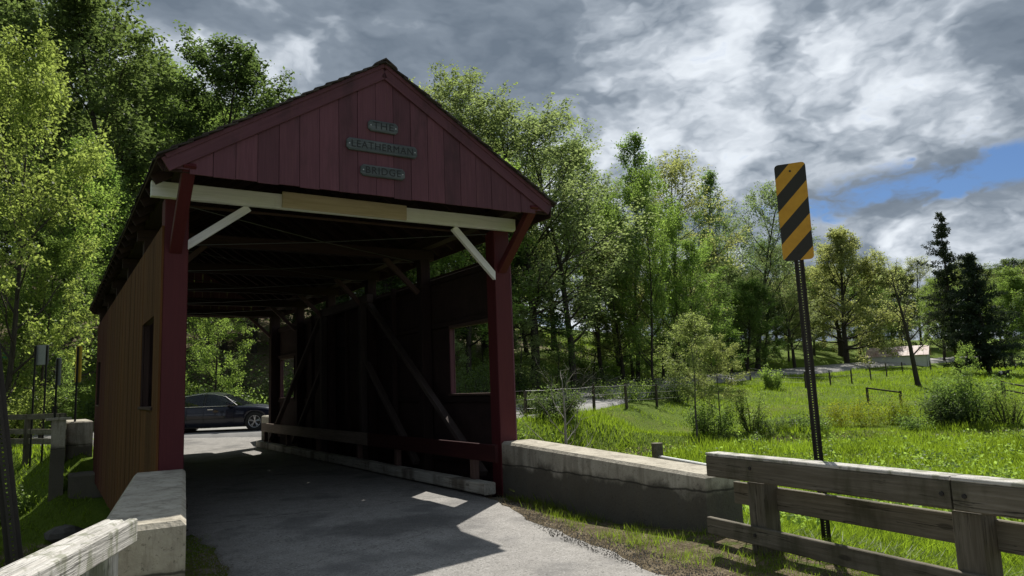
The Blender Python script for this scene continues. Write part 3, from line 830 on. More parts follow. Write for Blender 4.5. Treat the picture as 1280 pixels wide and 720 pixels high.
conc('parapet_wall', [(4.70, -4.16), (5.24, -4.16), (5.33, .02), (4.765, .02)], -1.0, [.60, .60, .76, .76], 'long concrete parapet with a sunlit top running from the right portal post to the wooden rail', 'parapet')
conc('parapet_wall', [(-.83, -4.05), (-.28, -4.05), (.30, -.02), (-.25, -.02)], -1.1, .76, 'short concrete parapet at the left portal post beside the bleached rail', 'parapet')
conc('parapet_wall', [(-.68, 14.2), (-.04, 14.2), (-.10, 17.0), (-.75, 17.0)], -2.4, 1.06, 'dark concrete parapet at the far left end of the bridge', 'parapet')
conc('parapet_wall', [(4.80, 14.2), (5.25, 14.2), (5.35, 15.6), (4.90, 15.6)], -1.6, .92, 'low concrete parapet at the far right end of the bridge near the car', 'parapet')

# ------------------------------------------------------------------ guard rails
GR = thing('guard_rail', (4.5, -5.0, 0), 'weathered grey wooden guard rail of three boards at the right edge of the road', 'guard rail')
p0 = np.array([4.46, -4.42]); dirv = np.array([-.28, -2.56]); dirv /= np.linalg.norm(dirv); nrm = np.array([-dirv[1], dirv[0]])   # nrm points away from the road
def gp(s_, off, z): q_ = p0+dirv*s_+nrm*off; return (q_[0], q_[1], z)
sd = (nrm[0], nrm[1], 0)
for a, c in ((0, 2.50), (2.515, 6.4)):
    beam('top_rail', gp(a, .045, .735), gp(c, .045, .735), .09, .20, 'weathered_rail', GR, ch=.01)
    beam('rail_cap', gp(a, .085, .850), gp(c, .085, .850), .17, .030, 'bleached_rail', GR, ch=.006)
beam('middle_rail', gp(.12, .25, .47), gp(6.4, .25, .45), .05, .21, 'weathered_rail', GR)
beam('bottom_rail', gp(-.05, .03, .155), gp(6.4, .03, .13), .055, .16, 'weathered_rail', GR)
for s_ in (.58, 2.55, 4.6):
    beam('rail_post', gp(s_, .155, -.6), gp(s_, .155, .62), .20, .20, 'weathered_rail', GR, side=sd, ch=.012)
for s_, z in ((2.44, .74), (2.60, .74), (.60, .76), (2.44, .15), (.6, .16)):
    q0 = Vector(gp(s_, .0, z)); MB().tube([q0, q0-Vector((nrm[0], nrm[1], 0))*.012], .016, 8).obj('bolt', 'steel_post', GR)
GL = thing('guard_rail', (-.9, -5.2, 0), 'bleached pale wooden guard rail at the lower left corner, sunlit', 'guard rail')
q0_ = np.array([-.615, -4.33]); dl_ = np.array([-.545, -1.34]); dl_ /= np.linalg.norm(dl_); nl = np.array([dl_[1], -dl_[0]])   # away from road (left)
def gq(s_, off, z): q_ = q0_+dl_*s_+nl*off; return (q_[0], q_[1], z)
beam('top_rail', gq(-.02, .03, .775), gq(4.2, .03, .775), .06, .145, 'bleached_rail', GL, ch=.008)
beam('rail_cap', gq(.0, .127, .811), gq(4.2, .127, .811), .105, .075, 'bleached_rail', GL, ch=.012)
beam('rail_cap', gq(-.09, .203, .808), gq(4.2, .203, .808), .036, .07, 'bleached_rail', GL, ch=.008)
for s_ in (.16, 2.1, 4.0): beam('rail_post', gq(s_, .15, -.9), gq(s_, .15, .77), .15, .16, 'bleached_rail', GL, side=(nl[0], nl[1], 0), ch=.01)
beam('middle_rail', gq(.3, .25, .45), gq(4.2, .25, .45), .045, .16, 'weathered_rail', GL)

# stump post and pipe behind the right parapet
x_, y_ = at(809, 11.2)[:2]; zt = at(809, 11.2, 552)[2]
tag(MB().tube([(x_, y_, hz(x_, y_)-.3), (x_, y_, zt)], .085, 14).obj('wooden_stub_post', 'weathered_rail'), 'short round wooden post with a sawn top behind the right parapet', 'post')
A_ = at(820, 11.0, 571); B_ = at(895, 8.3, 585)
pr = thing('pipe_rail', (B_[0], B_[1], 0), 'pale galvanised pipe rail lying between the stub post and the guard rail', 'pipe')
MB().tube([A_, B_], .032, 10).obj('pipe', 'galvanised', pr)
for p in (A_+(B_-A_)*.04, A_+(B_-A_)*.9): MB().tube([(p[0], p[1], hz(p[0], p[1])-.3), (p[0], p[1], p[2])], .028, 8).obj('pipe_leg', 'galvanised', pr)

# ------------------------------------------------------------------ object-marker signs
def channel_post(parent, base, top, face, width=.062, pitch=.0254, mat='steel_post'):
    """perforated steel U-channel from base to top; face = horizontal direction it faces"""
    base = Vector(base); top = Vector(top); Z = (top-base).normalized(); L = (top-base).length
    Y = -Vector(face); Y = (Y-Z*Y.dot(Z)).normalized(); X = Y.cross(Z)
    Mx = Matrix(((X.x, Y.x, Z.x, base.x), (X.y, Y.y, Z.y, base.y), (X.z, Y.z, Z.z, base.z), (0, 0, 0, 1)))
    h_ = width/2; wb = .018; mb = MB()
    for s_ in (-1, 1):
        mb.box((min(s_*.005, s_*wb), 0, 0), (max(s_*.005, s_*wb), .004, L))
        mb.box((min(s_*(wb-.003), s_*(wb+.001)), .004, 0), (max(s_*(wb-.003), s_*(wb+.001)), .03, L))
        mb.box((min(s_*wb, s_*h_), .026, 0), (max(s_*wb, s_*h_), .030, L))
    z = 0.0
    while z < L:
        mb.box((-.005, .0004, z), (.005, .0036, min(z+pitch-.0095, L))); z += pitch
    mb.obj('sign_post', mat, parent, world=Mx); return Mx
def panel(parent, Mx, zc, w_, h, mat, name='sign_panel', ybk=-.004, r_=.035):
    mb = MB(); prof = []
    for cx, cz, a0 in ((w_/2-r_, -h/2+r_, -90), (w_/2-r_, h/2-r_, 0), (-w_/2+r_, h/2-r_, 90), (-w_/2+r_, -h/2+r_, 180)):
        for k in range(5): a = R(a0+k*22.5); prof.append((cx+r_*math.cos(a), cz+r_*math.sin(a)))
    n = len(prof)
    mb.add([(x, -.0015, z) for x, z in prof]+[(x, .0015, z) for x, z in prof], [tuple(range(n)), tuple(range(n, 2*n))[::-1]]+[(j, n+j, n+(j+1) % n, (j+1) % n) for j in range(n)])
    o = mb.obj(name, mat if isinstance(mat, list) else [mat], parent, world=Mx @ Matrix.Translation((0, ybk, zc)))
    if isinstance(mat, list):
        for i, p in enumerate(o.data.polygons): p.material_index = 0 if i == 0 else 1
    return o
bp = at(1034, 7.0, 660); SG = thing('object_marker_sign', (bp[0], bp[1], hz(bp[0], bp[1])), 'tall narrow black and yellow diagonal striped marker sign on a leaning steel post', 'road sign')
pt_b = at(1033, 6.95, 672); pt_t = at(995.5, 6.75, 295)
dv = (pt_t-pt_b)/np.linalg.norm(pt_t-pt_b)
base = pt_b-dv*.75; Ltot = 0
face = Vector((EYE[0]-pt_t[0]-.4, EYE[1]-pt_t[1], 0)).normalized()
top = base + dv*(np.linalg.norm(pt_t-base)+.62)
Mx = channel_post(SG, base, top, face, .085)
zs = np.linalg.norm(at(992.5, 6.75, 265)-base)
panel(SG, Mx, zs, .27, .90, ['marker_stripes', 'sign_back'])
for dz_ in (-.38, .38): MB().tube([(0, -.004, 0), (0, -.013, 0)], .010, 8).obj('bolt', 'steel_post', SG, world=Mx @ Matrix.Translation((0, 0, zs+dz_)))
# near perforated post at the left edge of the picture
pb = at(21, 4.1, 730); ptp = at(-6, 4.1, 478); dv = (ptp-pb)/np.linalg.norm(ptp-pb)
SL_ = thing('perforated_sign_post', (pb[0], pb[1], -.5), 'dark perforated steel sign post at the left edge of the photo', 'sign post')
fl = Vector((EYE[0]-pb[0], EYE[1]-pb[1], 0)).normalized()
channel_post(SL_, pb-dv*1.1, pb+dv*2.9, fl, .085)
# signs beyond the bridge on the left, seen from behind
GRP = 'signs standing beyond the left side of the bridge'
def backsign(u, d, vt, vb, wpx, mat, label, posts=(0,), hgt=None, rot=.25, name='road_sign'):
    c = at(u, d, (vt+vb)/2); zt_, zb_ = at(u, d, vt)[2], at(u, d, vb)[2]; g = hz(c[0], c[1])
    t = thing(name, (c[0], c[1], g), label, 'road sign', GRP)
    fdir = Vector((-math.sin(YAW)+rot, math.cos(YAW), 0)).normalized()   # faces away from the camera
    Xd = Vector((fdir.y, -fdir.x, 0))
    for o_ in posts:
        b_ = Vector((c[0], c[1], g-.4))+Xd*o_
        Mx = channel_post(t, b_, b_+Vector((0, 0, zt_-g+.4-.02)), fdir, .06, .05)
    Mc = Matrix(((-Xd.x, -fdir.x, 0, c[0]), (-Xd.y, -fdir.y, 0, c[1]), (0, 0, 1, 0), (0, 0, 0, 1)))
    Mc = Mc @ Matrix.Translation((0, -.004, 0))
    panel(t, Mc, (zt_+zb_)/2, wpx*d/FPX, zt_-zb_, mat, ybk=-.02)
backsign(52, 22, 431, 456, 19, 'sign_back', 'pale square sign back on two posts left of the bridge', (-.2, .2))
backsign(72, 19.5, 447, 482, 8, 'sign_back', 'narrow grey marker sign seen from behind beside the far parapet')
backsign(97.5, 20.5, 432, 478, 9, 'sign_yellow', 'narrow yellowish marker sign nearest the left wall of the bridge')
backsign(2, 36, 441, 449, 13, 'sign_green', 'small green street sign at the far left edge', (0,), None, .1)
# far-left wooden rail
FR = thing('guard_rail', (*at(40, 22)[:2], 0), 'dark low wooden guard rail beyond the creek on the far left', 'guard rail')
c0 = Vector(at(84, 19.5, 523)); c1 = Vector(at(-40, 27, 540))
for vA, vB in ((520, 523), (540, 539), (552, 551)):
    a = Vector(at(82, 19.8, vA)); b_ = Vector(at(-45, 27, vB)); beam('rail_board', a, b_, .05, .16, 'weathered_rail', FR)
for t in (.02, .3, .6, .95):
    a = Vector(at(82, 19.8, 517)).lerp(Vector(at(-45, 27, 520)), t); g = hz(a.x, a.y)
    beam('rail_post', (a.x, a.y+.14, g-.3), (a.x, a.y+.14, a.z), .18, .18, 'weathered_rail', FR, side=(0, 1, 0))
bx = at(76, 19.0, 522)
tag(MB().box((bx[0]-.34, bx[1]-.25, bx[2]-.06), (bx[0]+.24, bx[1]+.2, bx[2]-.0)).box((bx[0]-.2, bx[1]-.2, hz(bx[0], bx[1])-.3), (bx[0]+.12, bx[1]+.15, bx[2]-.06)).obj('capped_pier', 'concrete'), 'small pier with a pale flat cap left of the far parapet', 'pier')

# ------------------------------------------------------------------ car
def build_car():
    cpt = at(318, 26.2); wheel = Vector((cpt[0], cpt[1], 0))
    wheel = Vector((at(318, 26.2, 541)[0], at(318, 26.2, 541)[1], 0))
    gz = .33
    dirv = Vector((RT[0], RT[1], 0)).normalized(); dirv = (Matrix.Rotation(R(4), 3, 'Z') @ dirv)
    side = Vector((-dirv.y, dirv.x, 0))
    # local: X forward (towards photo right), Y to the car's left = away from camera
    org = wheel - dirv*1.40 + side*.90
    Mx = Matrix(((dirv.x, side.x, 0, org.x), (dirv.y, side.y, 0, org.y), (0, 0, 1, gz), (0, 0, 0, 1)))
    t = bpy.data.objects.new('parked_car', None); link(t, None, Mx)
    tag(t, 'dark navy sedan crossing on the road beyond the bridge opening', 'car')
    # body loft: x, sill z, shoulder z, half width, deck z (hood / boot centre)
    st = [(-2.36, .42, .62, .62, .66), (-2.30, .30, .80, .78, .86), (-2.10, .26, .92, .86, 1.00), (-1.75, .24, .95, .90, 1.04), (-1.4, .22, .94, .91, 1.02), (-.9, .20, .92, .915, .98), (-.3, .19, .91, .92, .95), (.4, .19, .90, .92, .94), (.9, .20, .89, .915, .955), (1.2, .22, .88, .91, .955), (1.45, .23, .86, .90, .93), (1.8, .24, .80, .875, .875), (2.08, .26, .72, .83, .79), (2.28, .30, .62, .74, .68), (2.38, .40, .54, .58, .56)]
    vs = []; fs = []
    def arch(x, zs_):
        for xc in (-1.42, 1.40):
            d = abs(x-xc)
            if d < .375: zs_ = max(zs_, .33+math.sqrt(max(0, .375**2-d*d)))
        return zs_
    xs = np.unique(np.round(np.concatenate([np.linspace(-2.36, 2.38, 48), [-1.795, -1.045, 1.025, 1.775], np.linspace(-1.79, -1.05, 12), np.linspace(1.03, 1.77, 12)]), 3))
    S = np.array(st); prof = []
    for x in xs:
        zs_, zh, hw, zd = [np.interp(x, S[:, 0], S[:, i]) for i in range(1, 5)]
        zl = arch(x, zs_); zl = min(zl, zh-.05)
        row = [(hw*.93, zl), (hw*.985, max(zl+.01, zs_+.10)), (hw, max(zl+.02, .50) if zh > .56 else zh-.03), (hw*.992, max(zl+.025, zh-.10)), (hw*.965, max(zl+.03, zh-.02)), (hw*.90, zh+.02), (hw*.5, zd-.005), (0, zd)]
        prof.append(row)
    n = len(prof[0])
    for x, row in zip(xs, prof):
        vs += [(x, -a, b_) for a, b_ in row]+[(x, a, b_) for a, b_ in row[:-1][::-1]]
    m_ = 2*n-1
    for i in range(len(xs)-1):
        for j in range(m_-1): fs.append((i*m_+j, (i+1)*m_+j, (i+1)*m_+j+1, i*m_+j+1))
    fs += [tuple(range(m_))[::-1], tuple(range((len(xs)-1)*m_, len(xs)*m_))]
    MB().add(vs, fs).obj('body', 'car_paint', t, smooth=True, world=Mx)
    MB().box((-2.0, -.8, .16), (2.1, .8, .3)).obj('underbody', 'black_plastic', t, world=Mx)
    Mg = Mx @ Matrix.Translation((-.34, 0, 0))
    # greenhouse: roof + pillars + glass
    G = [(-1.75, 1.0, .70, 1.03), (-1.25, 1.20, .64, 0), (-.8, 1.36, .60, 0), (-.2, 1.435, .58, 0), (.2, 1.42, .58, 0), (.55, 1.33, .60, 0), (1.0, 1.10, .68, 0), (1.32, .95, .74, 0)]
    vs = []; fs = []
    for x, z, hw, _ in G: vs += [(x, -hw, z-.03), (x, -hw*.8, z), (x, 0, z+.015), (x, hw*.8, z), (x, hw, z-.03)]
    top = [2, 3, 4, 5]
    r = MB()
    for i in range(1, 5):
        for j in range(4): fs.append((i*5+j, (i+1)*5+j, (i+1)*5+j+1, i*5+j+1))
    r.add(vs, fs); r.obj('roof', 'car_paint', t, smooth=True, world=Mg)
    def glass(nm, pts): MB().add(pts, [tuple(range(len(pts)))]).obj(nm, 'car_glass', t, world=Mg)
    glass('windscreen', [(.55, -.60, 1.31), (1.30, -.74, .94), (1.34, 0, .965), (1.30, .74, .94), (.55, .60, 1.31), (.57, 0, 1.345)])
    glass('rear_window', [(-1.72, -.70, 1.0), (-1.27, -.62, 1.19), (-1.27, .62, 1.19), (-1.72, .70, 1.0)][::-1])
    for s_ in (-1, 1):
        up = lambda x: (x, s_*(np.interp(x, [g[0] for g in G], [g[2] for g in G])+.005), np.interp(x, [g[0] for g in G], [g[1] for g in G])-.045)
        lo = lambda x: (x, s_*.865, .925)
        glass('side_window', [lo(-.02), lo(.98), up(.62), up(.3), up(-.02)])
        glass('side_window', [lo(-1.05), lo(-.10), up(-.10), up(-.8), up(-1.05)])
        glass('side_window', [lo(-1.50), lo(-1.12), up(-1.12)])
        # pillars
        for a, b_, rr in ((lo(1.10), up(.60), .028), (lo(-.06), up(-.06), .03), (lo(-1.09), up(-1.09), .03), (lo(-1.62), up(-1.3), .04)):
            MB().tube([a, b_], rr, 6).obj('pillar', 'black_plastic', t, world=Mg)
        MB().tube([up(x) for x in (1.02, .8, .55, .2, -.2, -.8, -1.2, -1.5)], .02, 6).obj('roof_rail', 'car_paint', t, world=Mg)
        MB().tube([(1.06, s_*.872, .925), (.4, s_*.874, .928), (-1.5, s_*.872, .925)], .010, 5).obj('window_trim', 'chrome', t, world=Mg)
        MB().tube([up(x) for x in (1.02, .8, .55, .2, -.2, -.8, -1.2, -1.5)][:], .010, 5).obj('window_trim', 'chrome', t, world=Mg @ Matrix.Translation((0, s_*.014, .0)))
        mm = MB(); 
        mm.add([(x*.10+.88, s_*(.99+y*.10), 1.0+z*.065) for x in (-1, 1) for y in (-1, 1) for z in (-1, 1)], [(0, 1, 3, 2), (4, 6, 7, 5), (0, 4, 5, 1), (2, 3, 7, 6), (0, 2, 6, 4), (1, 5, 7, 3)])
        mo = mm.obj('mirror', 'car_paint', t, world=Mg, smooth=True)
        # head and tail lights
        MB().add([(2.20, s_*.76, .60), (2.29, s_*.60, .60), (2.24, s_*.64, .70), (1.98, s_*.835, .74), (2.05, s_*.835, .66)], [(0, 1, 2, 3, 4)]).obj('headlight', 'lamp_glass', t, world=Mx @ Matrix.Translation((.02, s_*.012, .006)))
        MB().add([(-2.31, s_*.80, .72), (-2.31, s_*.5, .74), (-2.28, s_*.5, .86), (-2.24, s_*.80, .85)], [(0, 1, 2, 3)]).obj('tail_light', 'red_lens', t, world=Mx @ Matrix.Translation((-.03, s_*.01, 0)))
        for x0 in (-.40, -1.0, .66):
            MB().tube([(x0, s_*.925, .88), (x0-.02, s_*.932, .5), (x0+.05, s_*.915, .24)], .004, 4).obj('door_gap', 'black_plastic', t, world=Mx)
        for x0 in (-.26,): MB().box((x0-.0, min(s_*.905, s_*.94), .80), (x0+.2, max(s_*.905, s_*.94), .825)).obj('door_handle', 'chrome', t, world=Mx)
        for xc in (-1.42, 1.40):
            wm = MB(); prof = [(.20, -.08), (.315, -.105), (.338, -.08), (.338, .08), (.315, .105), (.20, .08)]
            ns = 36; vv = []; ff = []
            for k in range(ns):
                a = 2*math.pi*k/ns; vv += [(math.cos(a)*r_, y, math.sin(a)*r_) for r_, y in prof]
            for k in range(ns):
                for j in range(6): ff.append((k*6+j, ((k+1) % ns)*6+j, ((k+1) % ns)*6+(j+1) % 6, k*6+(j+1) % 6))
            Mw = Mx @ Matrix.Translation((xc, s_*.80, .338))
            wh = wm.add(vv, ff).obj('wheel', 'tyre', t, smooth=True, world=Mw)
            rm = MB(); rm.tube([(0, -.07*s_, 0), (0, .09*s_, 0)], .205, 24, False)
            rm.tube([(0, .02*s_, 0), (0, .03*s_, 0)], .19, 24)
            ro = rm.obj('rim', 'black_plastic', wh, world=Mw)
            sp = MB()
            for k in range(5):
                a = 2*math.pi*k/5+.3
                for da in (-.14, .14):
                    sp.tube([(math.cos(a)*.03, .075*s_, math.sin(a)*.03), (math.cos(a+da)*.215, .095*s_, math.sin(a+da)*.215)], .018, 5)
            ring = [(math.cos(2*math.pi*k/24)*.212, .098*s_, math.sin(2*math.pi*k/24)*.212) for k in range(25)]
            sp.tube(ring, .010, 5, False); sp.tube([(0, .06*s_, 0), (0, .10*s_, 0)], .045, 10)
            sp.obj('spokes', 'rim_metal', wh, world=Mw)
            # dark wheel well
            MB().tube([(xc, s_*.5, .34), (xc, s_*.86, .34)], .36, 20).obj('wheel_well', 'black_plastic', t, world=Mx)
    for xs_ in (.1,):
        for s_ in (-.36, .36):
            sm = MB(); sm.box((xs_-.45, s_-.22, .35), (xs_, s_+.22, .55)); sm.box((xs_-.55, s_-.22, .5), (xs_-.42, s_+.22, 1.05)); sm.box((xs_-.53, s_-.12, 1.07), (xs_-.45, s_+.12, 1.23))
            sm.obj('seat', 'seat_fabric', t, world=Mg)
    MB().box((.62, -.7, .7), (1.0, .7, .93)).obj('dashboard', 'black_plastic', t, world=Mg)
build_car()

# ------------------------------------------------------------------ barn
bl = at(1092, 120); brt = at(1150, 120)
ctr = at(1114, 121)
BN = thing('white_barn', (ctr[0], ctr[1], hz(ctr[0], ctr[1])), 'low white outbuilding with a rusty metal roof far across the field', 'barn')
ex = Vector((RT[0], RT[1], 0)).normalized(); ex = Matrix.Rotation(R(-34), 3, 'Z') @ ex; ey = Vector((-ex.y, ex.x, 0))
gz_ = at(1124, 120, 458.5)[2]+.1
Mb = Matrix(((ex.x, ey.x, 0, ctr[0]), (ex.y, ey.y, 0, ctr[1]), (0, 0, 1, gz_), (0, 0, 0, 1)))
LB, WB_, HB, RB = 8.6, 5.4, 1.75, 3.15
def barnwall(vs, fs, nm='wall', mt='barn_white'): return MB().add(vs, fs).obj(nm, mt, BN, world=Mb)
a, c = LB/2, WB_/2
for y0_ in (-c, c-.15): MB().box((-a, y0_, -.8), (a, y0_+.15, HB)).obj('side_wall', 'barn_white', BN, world=Mb)
for s_ in (-1, 1):
    x0, x1 = s_*a, s_*(a-.15)
    vs = [(x0, -c, -.8), (x0, c, -.8), (x0, c, HB), (x0, 0, RB), (x0, -c, HB)]; vs += [(x1, y, z) for _, y, z in vs]
    barnwall(vs, [(0, 1, 2, 3, 4), (9, 8, 7, 6, 5)]+[(j, 5+j, 5+(j+1) % 5, (j+1) % 5) for j in range(5)], 'gable_wall')
sr = (RB-HB)/c
for s_ in (-1, 1):
    n = 12
    for k in range(n):
        x0 = -a-.3+(LB+.6)*k/n; x1 = x0+(LB+.6)/n-.03
        y1 = s_*(c+.35); z1 = RB-sr*(c+.35)+.08+random.uniform(-.01, .01)
        p = [(x0, 0, RB+.08), (x1, 0, RB+.08), (x1, y1, z1), (x0, y1, z1)]
        MB().add(p+[(x, y, z-.05) for x, y, z in p], [(0, 1, 2, 3), (7, 6, 5, 4), (0, 4, 5, 1), (1, 5, 6, 2), (2, 6, 7, 3), (3, 7, 4, 0)]).obj('roof_sheet', 'barn_roof', BN, world=Mb)
for y0 in (-2.1, .15):
    MB().box((a, y0, -.1), (a+.05, y0+1.9, 1.55)).obj('garage_door', 'barn_door', BN, world=Mb)
    MB().box((a, y0-.1, -.1), (a+.08, y0, 1.65)).box((a, y0-.1, 1.55), (a+.08, y0+2.0, 1.67)).obj('door_trim', 'barn_white', BN, world=Mb)

# ------------------------------------------------------------------ trees
def rot_about(v, k, a):
    return v*math.cos(a)+np.cross(k, v)*math.sin(a)+k*(k@v)*(1-math.cos(a))
class TreeGen:
    """grows limbs recursively; trunk mesh (tubes) and crown mesh (many small leaf faces)"""
    def __init__(s, seed): s.r = np.random.default_rng(seed); s.V = []; s.F = []; s.n = 0; s.tips = []
    def tube(s, pts, rad, k):
        pts = np.array(pts); m_ = len(pts); T = np.gradient(pts, axis=0); T /= np.linalg.norm(T, axis=1)[:, None]+1e-9
        ref = np.where(np.abs(T[:, 2:3]) < .9, np.array([[0, 0, 1.]]), np.array([[1., 0, 0]]))
        A = np.cross(T, ref); A /= np.linalg.norm(A, axis=1)[:, None]+1e-9; B_ = np.cross(T, A)
        an = 2*np.pi*np.arange(k)/k
        P_ = pts[:, None]+(A[:, None]*np.cos(an)[None, :, None]+B_[:, None]*np.sin(an)[None, :, None])*np.array(rad)[:, None, None]
        i, j = np.meshgrid(np.arange(m_-1), np.arange(k), indexing='ij')
        f = np.stack([i*k+j, i*k+(j+1) % k, (i+1)*k+(j+1) % k, (i+1)*k+j], -1).reshape(-1, 4)+s.n
        s.V.append(P_.reshape(-1, 3)); s.F.append(f); s.n += m_*k
    def path(s, p, d, L, seg, wob, lift, droop=0):
        pts = [p]; d = d/np.linalg.norm(d)
        for i in range(seg):
            d = d+s.r.normal(0, wob, 3)+np.array([0, 0, lift-droop*i/seg]); d /= np.linalg.norm(d)
            p = p+d*L/seg; pts.append(p)
        return np.array(pts), d
    def grow(s, H, r0, base=.25, spread=.3, limbs=16, ang=(50, 25), sub=6, twig=5, wob=.08, lift=.05, prof=None, taper=.85, lean=(0, 0), droop=0, fork=0, sublen=.45, kt=6):
        d0 = np.array([lean[0], lean[1], 1.])
        tp, td = s.path(np.zeros(3)-np.array([0, 0, .3]), d0, H*taper+.3, 14, .035, .02)
        m_ = len(tp); tr = r0*(1-np.linspace(0, 1, m_)*.88); tr[0] *= 1.35
        s.tube(tp, tr, 9)
        for i in range(limbs):
            t = base+(1-base)*((i+.5+s.r.uniform(-.3, .3))/limbs)
            t = min(t, .995); k = t*(m_-1); i0 = int(k); p = tp[i0]+(tp[min(i0+1, m_-1)]-tp[i0])*(k-i0)
            az_ = i*2.399+s.r.uniform(-.5, .5); q = (t-base)/(1-base)
            L = H*spread*(prof(q) if prof else (math.sin(math.pi*min(1, .18+q*.75))**.7)*1.0)*s.r.uniform(.8, 1.15)
            el_ = R(90-(ang[0]+(ang[1]-ang[0])*q)+s.r.uniform(-8, 8))
            d = np.array([math.cos(az_)*math.cos(el_), math.sin(az_)*math.cos(el_), math.sin(el_)])
            r1 = max(.012, tr[i0]*.45)
            lp, ld = s.path(p, d, L, 7, wob, lift, droop); lr = r1*(1-np.linspace(0, 1, 8)*.8)
            s.tube(lp, lr, 5)
            for j in range(sub):
                u_ = .25+.75*(j+s.r.uniform(.2, .8))/sub; kk = u_*7; j0 = min(int(kk), 6); pp = lp[j0]+(lp[j0+1]-lp[j0])*(kk-j0)
                dd = lp[j0+1]-lp[j0]; dd = dd/np.linalg.norm(dd)
                ax = np.cross(dd, s.r.normal(0, 1, 3)); ax /= np.linalg.norm(ax)+1e-9
                dd = rot_about(dd, ax, R(s.r.uniform(25, 60)))
                SLn = max(.35, L*sublen*(1.15-u_*.6))*s.r.uniform(.7, 1.2)
                sp_, sd_ = s.path(pp, dd, SLn, 4, wob*1.3, lift, droop); sr_ = max(.006, r1*.35)*(1-np.linspace(0, 1, 5)*.75)
                s.tube(sp_, sr_, 3)
                for t_ in range(twig):
                    w_ = .2+.8*(t_+s.r.uniform(0, 1))/twig; k2 = w_*4; k0 = min(int(k2), 3); p3 = sp_[k0]+(sp_[k0+1]-sp_[k0])*(k2-k0)
                    d3 = sp_[k0+1]-sp_[k0]; d3 = d3/np.linalg.norm(d3)
                    ax = np.cross(d3, s.r.normal(0, 1, 3)); ax /= np.linalg.norm(ax)+1e-9
                    d3 = rot_about(d3, ax, R(s.r.uniform(20, 70)))
                    TL = max(.2, SLn*.42)*s.r.uniform(.6, 1.2)
                    q3 = p3+d3*TL+np.array([0, 0, -droop*TL])
                    s.tube([p3, (p3+q3)/2+s.r.normal(0, .03, 3)*TL, q3], [sr_[-1]*.8, sr_[-1]*.6, .003], 3)
                    s.tips.append((p3, q3))
            s.tips.append((lp[-2], lp[-1]))
        return s
    def leaves(s, per, size, spread, mat, flat=.45, aspect=.62, frac=1.0, name='crown'):
        tips = np.array(s.tips)
        if frac < 1: tips = tips[s.r.random(len(tips)) < frac]
        ln = np.linalg.norm(tips[:, 1]-tips[:, 0], axis=1); p_ = np.clip(ln/ln.mean(), .07, 1.6)*s.r.uniform(.5, 1.5, len(tips)); p_ /= p_.sum()
        k_ = s.r.choice(len(tips), len(tips)*per, p=p_)
        N = len(k_); a = tips[k_, 0]; b_ = tips[k_, 1]
        t = s.r.random((N, 1))**.7*1.1; L = np.linalg.norm(b_-a, axis=1, keepdims=True)
        c = a+(b_-a)*t+s.r.normal(0, 1, (N, 3))*spread*np.array([1, 1, .7])
        return leaf_cloud(c, size, mat, s.r, flat, aspect, name)
    def trunk(s, mat='bark'):
        return np_mesh('trunk', np.concatenate(s.V), np.concatenate(s.F), mat, True)
def leaf_cloud(c, size, mat, rng, flat=.45, aspect=.62, name='crown'):
    N = len(c)
    nrm = rng.normal(0, 1, (N, 3)); nrm[:, 2] = np.abs(nrm[:, 2])*(1+flat*3)+.1; nrm /= np.linalg.norm(nrm, axis=1)[:, None]
    d = rng.normal(0, 1, (N, 3)); d[:, 2] -= .25; d -= nrm*(d*nrm).sum(1)[:, None]; d /= np.linalg.norm(d, axis=1)[:, None]
    e = np.cross(nrm, d); sz = (size*rng.uniform(.6, 1.35, (N, 1)))
    v0 = c; v1 = c+d*sz*.5+e*sz*aspect*.5+nrm*sz*.06; v2 = c+d*sz; v3 = c+d*sz*.5-e*sz*aspect*.5+nrm*sz*.06
    V_ = np.stack([v0, v1, v2, v3], 1).reshape(-1, 3)
    return np_mesh(name, V_, np.arange(N*4).reshape(-1, 4), mat)

PROTO = {}
def proto(key, gen, per, size, spr, lm, bm='bark', **kw):
    PROTO[key] = (gen.trunk(bm), gen.leaves(per, size, spr, lm, **kw))
# tall forest oaks just leafing out
for k, sd in enumerate((11, 12, 13)):
    proto(f'oak{k}', TreeGen(sd).grow(24, .26, .20, .27, 28, (66, 24), 8, 7, .10, .06), (11, 10, 10)[k], .20, .18, ('leaf_olive', 'leaf_gold', 'leaf_olive')[k])
# taller slender, sparse
proto('slim', TreeGen(21).grow(22, .18, .22, .17, 28, (56, 20), 7, 6, .10, .07), 14, .17, .17, 'leaf_mid')
# dense dark broadleaf
for k, sd in enumerate((31, 32)):
    proto(f'dense{k}', TreeGen(sd).grow(22, .30, .14, .30, 26, (74, 22), 8, 7, .10, .05), 22, .24, .24, ('leaf_dark', 'leaf_mid')[k])
# bright green spreading
for k, sd in enumerate((41, 42)):
    proto(f'bright{k}', TreeGen(sd).grow(14, .14, .12, .33, 22, (70, 25), 7, 7, .10, .06), 20, .15, .15, ('leaf_bright', 'leaf_lime')[k])
# round field maple
proto('maple', TreeGen(51).grow(17, .34, .14, .36, 28, (86, 18), 8, 7, .09, .04, prof=lambda q: (1-q**2.2)*.85+.22), 26, .20, .20, 'leaf_gold')
# understorey sapling
proto('sapling', TreeGen(61).grow(5, .045, .12, .30, 14, (60, 30), 5, 4, .12, .06), 14, .09, .10, 'leaf_bright')
# pale lacy small tree in several stems
proto('lacy', TreeGen(71).grow(5.2, .045, .30, .36, 14, (52, 30), 6, 6, .13, .05), 22, .065, .075, 'leaf_pale', 'bark_grey')

